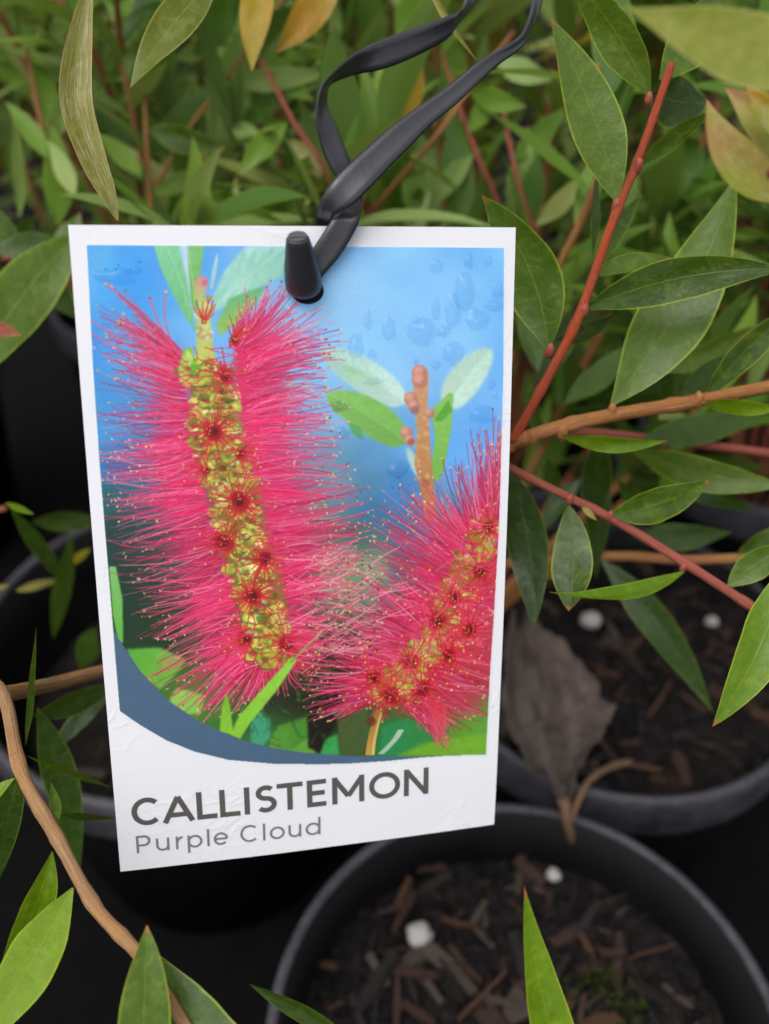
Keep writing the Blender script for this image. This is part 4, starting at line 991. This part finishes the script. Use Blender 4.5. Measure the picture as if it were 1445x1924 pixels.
# ---------------------------------------------------------------- the hanging label
CARD_W = .075
cpx = [(127, 422), (971, 427), (930, 1552), (226, 1641)]
mm = np.array([[(x-IMW/2)/F_PX, (y-IMH/2)/F_PX, 1.0] for x, y in cpx])
dd = np.r_[1, np.linalg.solve(np.c_[-mm[1], mm[2], -mm[3]], -mm[0])]
X3 = mm*dd[:, None]; X3 *= CARD_W/np.linalg.norm(X3[1]-X3[0])
CW = [CAM+RGT*x-UPV*y+FWD*z for x, y, z in X3]
ux = (CW[1]-CW[0]).normalized(); nz_ = ux.cross(CW[0]-CW[3]).normalized(); uy = nz_.cross(ux)
org = (CW[2]+CW[3])/2
LABEL = Matrix(((ux.x, uy.x, nz_.x, org.x), (ux.y, uy.y, nz_.y, org.y), (ux.z, uy.z, nz_.z, org.z), (0, 0, 0, 1)))
LINV = LABEL.inverted()
loc = [LINV @ p for p in CW]           # corners TL TR BR BL on the card plane
def c2(px, py):
    r = ray(px, py); t = (org-CAM).dot(nz_)/r.dot(nz_); p = LINV @ (CAM+r*t); return (p.x, p.y)
def cdepth(px, py):
    r = ray(px, py); return (org-CAM).dot(nz_)/r.dot(nz_)
CH = loc[0].y
def bow(x, y):       # the card is a little bent
    return -.2*((y-CH/2)**2-(CH/2)**2) -.0016*((x/(CARD_W/2))**2)*.35 + .0010*math.sin((y/CH)*math.pi)*.5 + .00018*noise.noise(Vector((x*45, y*45, 2)))
label = thing('plant_label', 'white plastic plant label with a pink bottlebrush flower picture, hanging on a black tie', 'plant label', (0, 0, 0))
label.matrix_world = LABEL
TH = .00042
def card_uv(s, t):
    a = loc[0].lerp(loc[1], s); b = loc[3].lerp(loc[2], s); return a.lerp(b, t)
nx, ny = 44, 66
v = []; f = []
for side in (0, 1):
    for j in range(ny+1):
        for i in range(nx+1):
            p = card_uv(i/nx, j/ny); v.append((p.x, p.y, bow(p.x, p.y)-side*TH))
K = (nx+1)*(ny+1)
for j in range(ny):
    for i in range(nx):
        a = j*(nx+1)+i; q = (a, a+nx+1, a+nx+2, a+1); f.append(q); f.append(tuple(K+k for k in q[::-1]))
bd = [i for i in range(nx+1)]+[j*(nx+1)+nx for j in range(1, ny+1)]+[ny*(nx+1)+i for i in range(nx-1, -1, -1)]+[j*(nx+1) for j in range(ny-1, 0, -1)]
for k in range(len(bd)):
    a, b = bd[k], bd[(k+1) % len(bd)]; f.append((a, b, K+b, K+a))
def card_mat(name, vcol=None, col=(.765, .765, .79, 1), rough=.42):
    m, nd, lk, bs = mat(name); tc = N(nd, 'ShaderNodeTexCoord')
    if vcol:
        at_ = N(nd, 'ShaderNodeAttribute', attribute_name=vcol); lk.new(at_.outputs['Color'], bs.inputs['Base Color'])
    else:
        n0 = noise_tex(nd, lk, 60, 3, .5, tc.outputs['Object'])
        lk.new(mixc(nd, lk, n0.outputs[0], tuple(x*.97 for x in col[:3])+(1,), col), bs.inputs['Base Color'])
    bs.inputs['Roughness'].default_value = rough; bs.inputs['Specular IOR Level'].default_value = .3
    n1 = noise_tex(nd, lk, 1900, 3, .6, tc.outputs['Object']); n2 = noise_tex(nd, lk, 120, 3, .55, tc.outputs['Object'], 1.2)
    # a few soft wrinkles
    wr = mathn(nd, lk, 'POWER', mathn(nd, lk, 'SUBTRACT', 1.0, mathn(nd, lk, 'ABSOLUTE', mathn(nd, lk, 'MULTIPLY', mathn(nd, lk, 'SUBTRACT', n2.outputs[0], .5), 9.0)), clamp=True), 3.0)
    msk = ramp(nd, lk, noise_tex(nd, lk, 55, 1, .5, tc.outputs['Object']).outputs[0], [(.52, (0, 0, 0, 1)), (.68, (1, 1, 1, 1))])
    b1 = bump(nd, lk, mathn(nd, lk, 'MULTIPLY', wr, msk), None, .07 if vcol else .2, .0005)
    bump(nd, lk, n1.outputs[0], bs, .10, .0002, b1); return m
M['card'] = card_mat('label_white_plastic'); M['print'] = card_mat('label_print', 'print')
obj('card', new_mesh('card', v, f, False), M['card'], label)
# printed picture: a fine flat sheet of ink on the card
PIC = paint_print()
x0, y1_ = c2(158, 456); x1, _ = c2(952, 460); _, y0_ = c2(600, 1436)
step = .000128
gx = np.arange(x0-.003, x1+.003, step); gy = np.arange(y0_-.006, y1_+.001, step)
GX, GY = np.meshgrid(gx, gy)
A = np.array(LABEL); Wp = GX[..., None]*A[:3, 0]+GY[..., None]*A[:3, 1]+A[:3, 3]-np.array(CAM)
dz = Wp@np.array(FWD); SX = IMW/2+(Wp@np.array(RGT))/dz*F_PX; SY = IMH/2-(Wp@np.array(UPV))/dz*F_PX
ix = np.clip(SX-PX0-.5, 0, PW-1.001); iy = np.clip(SY-PY0-.5, 0, PH-1.001)
i0 = ix.astype(int); j0 = iy.astype(int); fx = (ix-i0)[..., None]; fy = (iy-j0)[..., None]
S = (PIC[j0, i0]*(1-fx)+PIC[j0, i0+1]*fx)*(1-fy)+(PIC[j0+1, i0]*(1-fx)+PIC[j0+1, i0+1]*fx)*fy
INK = lin(S)*.87
cell_white = (S.min(-1) > .985)
keep = ~(cell_white[:-1, :-1] & cell_white[1:, :-1] & cell_white[:-1, 1:] & cell_white[1:, 1:])
keep &= (SX[:-1, :-1] > PX0+1) & (SX[:-1, :-1] < PX0+PW-2) & (SY[:-1, :-1] > PY0+1) & (SY[:-1, :-1] < PY0+PH-2)
NXg = len(gx); jj, ii = np.nonzero(keep); a = jj*NXg+ii
quads = np.stack([a, a+1, a+NXg+1, a+NXg], 1)
used, inv = np.unique(quads, return_inverse=True); quads = inv.reshape(quads.shape)
bw = np.vectorize(bow)
cgx = np.linspace(gx[0], gx[-1], 46); cgy = np.linspace(gy[0], gy[-1], 70)
# same bend as the card: bilinear over the card's own cells
def card_z(x, y):
    w = loc[1].x-loc[0].x
    s = np.clip((x-loc[0].x)/w, 0, 1)*nx; t = np.clip((loc[0].y-y)/loc[0].y, 0, 1)*ny
    i = np.minimum(s.astype(int), nx-1); j = np.minimum(t.astype(int), ny-1); fs = s-i; ft = t-j
    Z = np.array([p[2] for p in v[:K]]).reshape(ny+1, nx+1)
    return (Z[j, i]*(1-fs)+Z[j, i+1]*fs)*(1-ft)+(Z[j+1, i]*(1-fs)+Z[j+1, i+1]*fs)*ft
PXf, PYf = GX.ravel()[used], GY.ravel()[used]
co = np.stack([PXf, PYf, card_z(PXf, PYf)+.00007], 1).astype(np.float32)
me = bpy.data.meshes.new('printed_picture'); me.vertices.add(len(co)); me.vertices.foreach_set('co', co.ravel())
nq = len(quads); me.loops.add(nq*4); me.loops.foreach_set('vertex_index', quads.ravel().astype(np.int32)); me.polygons.add(nq)
me.polygons.foreach_set('loop_start', np.arange(0, nq*4, 4, dtype=np.int32)); me.polygons.foreach_set('loop_total', np.full(nq, 4, np.int32))
me.update(calc_edges=True); me.validate()
ca = me.color_attributes.new('print', 'FLOAT_COLOR', 'POINT')
ca.data.foreach_set('color', np.c_[INK.reshape(-1, 3)[used], np.ones(len(used))].astype(np.float32).ravel())
me.polygons.foreach_set('use_smooth', [True]*nq)
tag(obj('printed_picture', me, M['print'], label), 'printed picture of pink bottlebrush flowers under a blue sky, slate blue curve below')

# lettering drawn with strokes, as printed
def arc(cx, cy, rx, ry, a0, a1, n=22): return [(cx+rx*math.cos(math.radians(a0+(a1-a0)*i/n)), cy+ry*math.sin(math.radians(a0+(a1-a0)*i/n))) for i in range(n+1)]
def glyph(ch, w, h, s, xh):
    k = s/2; e = w-k; tp = h-k
    if ch == 'C': return [arc(h*.5, h/2, h*.5-k, h/2-k, 42, 318)] if w > h*.9 else [arc(w*.54, h/2, w*.54-k, h/2-k, 46, 314)]
    if ch == 'A': return [[(k*.7, 0), (w/2, tp)], [(w/2, tp), (w-k*.7, 0)], [(w*.2, h*.27), (w*.8, h*.27)]]
    if ch == 'L': return [[(k, h), (k, 0)], [(k, k), (w, k)]]
    if ch in 'Il': return [[(w/2, 0), (w/2, h)]]
    if ch == 'S':
        mdl = h*.52; p = arc(w*.5, (h-k+mdl)/2, w*.5-k*1.1, (h-k-mdl)/2, 40, 270, 18)+arc(w*.5, (mdl+k)/2, w*.5-k*.9, (mdl-k)/2, 90, -142, 18)[1:]
        return [p]
    if ch == 'T': return [[(0, tp), (w, tp)], [(w/2, tp), (w/2, 0)]]
    if ch == 'E': return [[(k, h), (k, 0)], [(k, tp), (w, tp)], [(k, h*.51), (w*.92, h*.51)], [(k, k), (w, k)]]
    if ch == 'M': return [[(k, 0), (k, h)], [(k, h-k*.8), (w/2, h*.26)], [(w/2, h*.26), (e, h-k*.8)], [(e, h), (e, 0)]]
    if ch == 'O': return [arc(w/2, h/2, w/2-k, h/2-k, 0, 360, 40)]
    if ch == 'N': return [[(k, 0), (k, h)], [(k, h-k*.6), (e, k*.6)], [(e, 0), (e, h)]]
    if ch == 'P': return [[(k, 0), (k, h)], [(k, tp), (w*.5, tp)]+arc(w-h*.31, h*.69, h*.31-k, h*.31-k, 90, -90, 16)+[(k, h*.38+k)]]
    if ch == 'u': return [[(k, xh), (k, xh*.42)]+arc(w/2, xh*.42, w/2-k, xh*.42-k, 180, 360, 16)+[(e, xh)], [(e, xh), (e, 0)]]
    if ch == 'r': return [[(k, 0), (k, xh)], [(k, xh*.5)]+arc(w*.98, xh*.42, w*.98-k, xh*.58-k, 180, 92, 10)]
    if ch == 'p': return [[(k, -h*.28), (k, xh)], arc(w/2, xh/2, w/2-k, xh/2-k, 0, 360, 30)]
    if ch == 'e': return [[(k, xh*.5), (e, xh*.5)], arc(w/2, xh/2, w/2-k, xh/2-k, 0, 318, 28)]
    if ch == 'o': return [arc(w/2, xh/2, w/2-k, xh/2-k, 0, 360, 30)]
    if ch == 'd': return [[(e, 0), (e, h*1.04)], arc(w/2, xh/2, w/2-k, xh/2-k, 0, 360, 30)]
lay = [0]
def stroke_mesh(mb, pts, s, ex, ey, o, fx_):
    P = [Vector((p[0], p[1], 0)) for p in pts]; n = len(P); vs_ = []; fs_ = []
    lay[0] += 1; hh = .00007+.000004*(lay[0] % 9)
    closed = (P[0]-P[-1]).length < 1e-9
    for i, p in enumerate(P):
        a = P[i-1] if i else (P[-2] if closed else P[0]); b = P[i+1] if i < n-1 else (P[1] if closed else P[-1])
        t = (b-a).normalized(); nn = Vector((-t.y, t.x, 0))
        for sg in (-1, 1):
            q = p+nn*sg*s/2; w = o+ex*q.x+ey*q.y
            vs_.append((w[0], w[1], float(card_z(np.array([w[0]]), np.array([w[1]]))[0])+hh))
    for i in range(n-1): fs_.append((2*i, 2*i+2, 2*i+3, 2*i+1))
    mb.add(vs_, fs_)
def write(name, text, spans, base, cap, weight, matt, lab):
    a = Vector(c2(*base[0])); b = Vector(c2(*base[1])); ex = (b-a).normalized(); ey = Vector((-ex.y, ex.x))
    mb = MB()
    for ch, (l, r_) in zip(text, spans):
        yl = lambda x: base[0][1]+(base[1][1]-base[0][1])*(x-base[0][0])/(base[1][0]-base[0][0])
        p = Vector(c2(l, yl(l))); q = Vector(c2(r_, yl(r_))); w = (q-p).dot(ex); o = a+ex*((p-a).dot(ex))
        for st in glyph(ch, w, cap, cap*weight, cap*.74): stroke_mesh(mb, st, cap*weight, ex, ey, o, 0)
    o = mb.build(name, matt, label, smooth=False); tag(o, lab)
M['ink'] = card_mat('label_grey_ink', None, (.095, .086, .080, 1), .45)
M['ink2'] = card_mat('label_light_grey_ink', None, (.19, .18, .175, 1), .45)
ca_ = (Vector(c2(268,1498))-Vector(c2(275,1551))).length
write('title_lettering', 'CALLISTEMON', [(249,304),(307,366),(371,409),(414,452),(459,471),(481,520),(521,569),(577,613),(624,684),(693,751),(758,804)], ((262,1552.5),(803,1489.5)), ca_*.99, .172, M['ink'], 'grey capital lettering reading CALLISTEMON')
cb_ = (Vector(c2(257,1571))-Vector(c2(260,1604))).length
write('subtitle_lettering', 'Purple Cloud'.replace(' ', ''), [(257,284),(294,319),(331,345),(353,381),(389,395),(402,429),(452,485),(494,499),(507,535),(542,566),(574,602)], ((260,1604.5),(602,1566.5)), cb_, .118, M['ink2'], 'thin grey lettering reading Purple Cloud')

# water drops on the label
m, nd, lk, bs = mat('water_film'); nd.remove(bs)
trn = N(nd, 'ShaderNodeBsdfTransparent'); trn.inputs[0].default_value = (.89, .94, .98, 1); gls = N(nd, 'ShaderNodeBsdfGlossy'); gls.inputs['Roughness'].default_value = .03
fr = N(nd, 'ShaderNodeFresnel'); fr.inputs[0].default_value = 1.33; mx = N(nd, 'ShaderNodeMixShader')
gg = N(nd, 'ShaderNodeNewGeometry'); lk.new(mathn(nd, lk, 'MULTIPLY', fr.outputs[0], mathn(nd, lk, 'SUBTRACT', 1.0, gg.outputs['Backfacing'])), mx.inputs[0]); lk.new(trn.outputs[0], mx.inputs[1]); lk.new(gls.outputs[0], mx.inputs[2]); lk.new(mx.outputs[0], nd['Material Output'].inputs[0]); M['water'] = m
def drop(px, py, rx, ry, seed, h=.5):
    v_ = []; f_ = []; n, k = 7, 28; cx, cy = c2(px, py); s = cdepth(px, py)/F_PX; r = random.Random(seed)
    for i in range(n+1):
        q = i/n
        for a in range(k):
            an = 6.2832*a/k; rr = 1+.34*noise.noise(Vector((math.cos(an)*1.3, math.sin(an)*1.3, seed*3.1)))
            x = cx+math.cos(an)*rx*s*q*rr; y = cy+math.sin(an)*ry*s*q*rr
            v_.append((x, y, float(card_z(np.array([x]), np.array([y]))[0])+.00008+min(rx, ry)*s*h*(1-q**2.4)*(1+.3*math.sin(an+seed))))
    for i in range(n):
        for a in range(k): f_.append((i*k+a, (i+1)*k+a, (i+1)*k+(a+1) % k, i*k+(a+1) % k))
    obj('water_drop', new_mesh('water_drop', v_, f_), M['water'], label)
for i, d_ in enumerate(((790,622,30,26),(850,582,17,30),(895,600,24,20),(852,664,19,25),(832,622,13,12),(818,582,9,20),(872,548,22,34),(925,575,20,10),(730,618,13,22),(690,600,8,20),(668,650,16,24),(697,664,9,9),(880,492,10,14),(918,490,8,10),
                        (922,721,8,10),(930,742,5,7),(818,685,9,9),(780,680,6,7),(215,520,40,16),(250,508,16,10),(640,762,20,9),(700,716,20,7),(745,880,20,16),(905,780,24,18),(640,812,18,12),(820,500,14,14),(935,545,12,16),(780,600,8,6))):
    drop(*d_, i+1)

# punched hole under the plug: its shade painted as a flat black disc
cx, cy_ = c2(577, 546); v_ = []; rr = 31/F_PX*cdepth(577, 546)
for a in range(32):
    x_, y_ = cx+rr*math.cos(a*math.pi/16), cy_+rr*.8*math.sin(a*math.pi/16); v_.append((x_, y_, float(card_z(np.array([x_]), np.array([y_]))[0])+.00012))
obj('hole_shade_disc', new_mesh('hole_shade_disc', v_, [tuple(range(32))], False), M['pot'], label)
# ---------------------------------------------------------------- the black plastic tie
m, nd, lk, bs = mat('tie_black_plastic'); tc = N(nd, 'ShaderNodeTexCoord')
bs.inputs['Base Color'].default_value = (.032, .032, .036, 1); bs.inputs['Specular IOR Level'].default_value = .5
n1 = noise_tex(nd, lk, 420, 4, .65, tc.outputs['Object']); lk.new(mathn(nd, lk, 'ADD', mathn(nd, lk, 'MULTIPLY', n1.outputs[0], .45), .10), bs.inputs['Roughness'])
bump(nd, lk, noise_tex(nd, lk, 900, 3, .6, tc.outputs['Object']).outputs[0], bs, .15, .0003); M['tie'] = m
M['tie_cut'] = plain('tie_cut_face', (.075, .072, .072, 1), .55, 900, .3, .2)
hp = (571, 549); dh = cdepth(*hp)
tie0 = at(hp[0], hp[1], dh)
tie = thing('plastic_tie', 'black ribbed plastic tie looped through the hole of the plant label', 'tie', tie0)
def ribbon(st, name, th=.00024):
    Ls = smooth_path([at(*s[0]) for s in st], 7); Rs = smooth_path([at(*s[1]) for s in st], 7)
    n = len(Ls); v_ = []; f_ = []; K_ = 12
    prof = []
    for k in range(K_+1):
        s = k/K_*2-1; h = math.sqrt(max(0, 1-abs(s)**8))*(1-.5*math.exp(-((s)/.12)**2)+.22*math.cos(s*11)); prof.append((s, h))
    loop = prof+[(s, -h) for s, h in prof[::-1][1:-1]]
    m_ = len(loop)
    prevn = None
    for i in range(n):
        c = (Ls[i]+Rs[i])/2; hv = (Rs[i]-Ls[i])/2
        tg = ((Ls[min(i+1, n-1)]+Rs[min(i+1, n-1)])-(Ls[max(i-1, 0)]+Rs[max(i-1, 0)])).normalized()
        hv = hv-tg*hv.dot(tg)*.15
        nn = tg.cross(hv).normalized()
        if prevn is not None and nn.dot(prevn) < 0: nn = -nn
        prevn = nn
        for s, h in loop: v_.append(c+hv*s+nn*h*th)
    for i in range(n-1):
        for k in range(m_): f_.append((i*m_+k, i*m_+(k+1) % m_, (i+1)*m_+(k+1) % m_, (i+1)*m_+k))
    f_.append(tuple(range(m_))); f_.append(tuple((n-1)*m_+k for k in range(m_))[::-1])
    mb = MB(); mb.add(v_, f_); return mb.build(name, M['tie'], tie, tie0)
cdp = lambda x, y, o: cdepth(x, y)-o
A_ = [((884,-70,.163),(916,-60,.166)),((876,-18,.160),(900,-8,.163)),((868,14,.156),(880,24,.161)),((857,24,.1555),(861,46,.1575)),((837,31,.154),(838,75,.1565)),((768,56,.1525),(770,111,.1545)),((716,74,.151),(716,131,.153)),((668,98,.1495),(674,139,.153)),
      ((634,126,.1475),(645,148,.152)),((612,150,.146),(622,158,.1515)),((600,172,.1455),(616,174,.1505)),((594,204,.1462),(617,204,.1500)),((594,237,.1475),(631,235,.1500)),((604,278,.1495),(648,276,.1505)),((626,324,.1512),(664,311,.1515)),
      ((648,350,.1522),(681,342,.1522)),((656,376,.152),(681,376,.152)),((629,402,.1500),(677,408,.1500)),((612,430,cdp(612,430,.0022)),(664,440,cdp(664,440,.0022))),((590,464,cdp(590,464,.0020)),(638,482,cdp(638,482,.0020))),
      ((577,492,cdp(577,492,.0016)),(608,518,cdp(608,518,.0016))),((567,512,cdp(567,512,.0012)),(594,540,cdp(594,540,.0012)))]
B_ = [((1008,-90,.166),(1034,-80,.168)),((1000,-14,.162),(1022,-10,.165)),((994,28,.159),(1009,38,.163)),((980,62,.157),(990,76,.160)),((956,82,.155),(972,97,.157)),((906,110,.1535),(930,128,.1545)),((837,164,.152),(864,190,.1525)),((781,203,.1505),(814,231,.151)),
      ((733,238,.149),(775,271,.1495)),((681,284,.1475),(726,321,.148)),((640,322,.1465),(695,354,.147)),((614,354,.1465),(664,384,.147)),((600,380,.148),(636,400,.148)),((593,403,.1505),(624,408,.150)),((592,424,cdp(592,424,-.0022)),(617,430,cdp(617,430,-.0022))),
      ((596,470,cdp(596,470,-.003)),(622,474,cdp(622,474,-.003))),((590,520,cdp(590,520,-.003)),(612,524,cdp(612,524,-.003)))]
ribbon(A_, 'strap'); ribbon(B_, 'strap')
# tapered plug that locks in the hole
pb = at(572, 546, dh-.0012); pt = at(559, 446, dh-.0100); axp = (pt-pb); Lp = axp.length; axp.normalize()
e1 = axp.cross(FWD).normalized(); e2 = axp.cross(e1)
v_ = []; f_ = []; k = 28
prof = [(-.09, .30), (-.06, .62), (.0, .86), (.08, .98), (.2, 1.0), (.45, .93), (.7, .78), (.9, .66), (.97, .61), (1.0, .55)]
R0 = 34/F_PX*dh*.96
for (t, q) in prof:
    for a in range(k):
        an = 6.2832*a/k; rr = q*R0*(1+.05*math.cos(2*an)); v_.append(pb+axp*Lp*t+(e1*math.cos(an)+e2*math.sin(an)*.86)*rr)
for i in range(len(prof)-1):
    for a in range(k): f_.append((i*k+a, i*k+(a+1) % k, (i+1)*k+(a+1) % k, (i+1)*k+a))
f_.append(tuple(range(k))[::-1]); f_.append(tuple((len(prof)-1)*k+a for a in range(k)))
mb = MB(); mb.add(v_, f_); plug = mb.build('plug', M['tie'], tie, tie0)
mb = MB()
for (lo, hi, up) in ((-1, .18, 0), (.32, 1, 0)):
    vs_ = []; 
    for i in range(11):
        y = lo+(hi-lo)*i/10; w = math.sqrt(max(0, 1-y*y)); 
        for sg in (-1, 1): vs_.append(pt+axp*.00025+(e1*sg*w+e2*y*.86)*R0*.53)
    mb.add(vs_, [(2*i, 2*i+1, 2*i+3, 2*i+2) for i in range(10)])
mb.build('cut_face', M['tie_cut'], plug, tie0)
print('leaves', cnt)
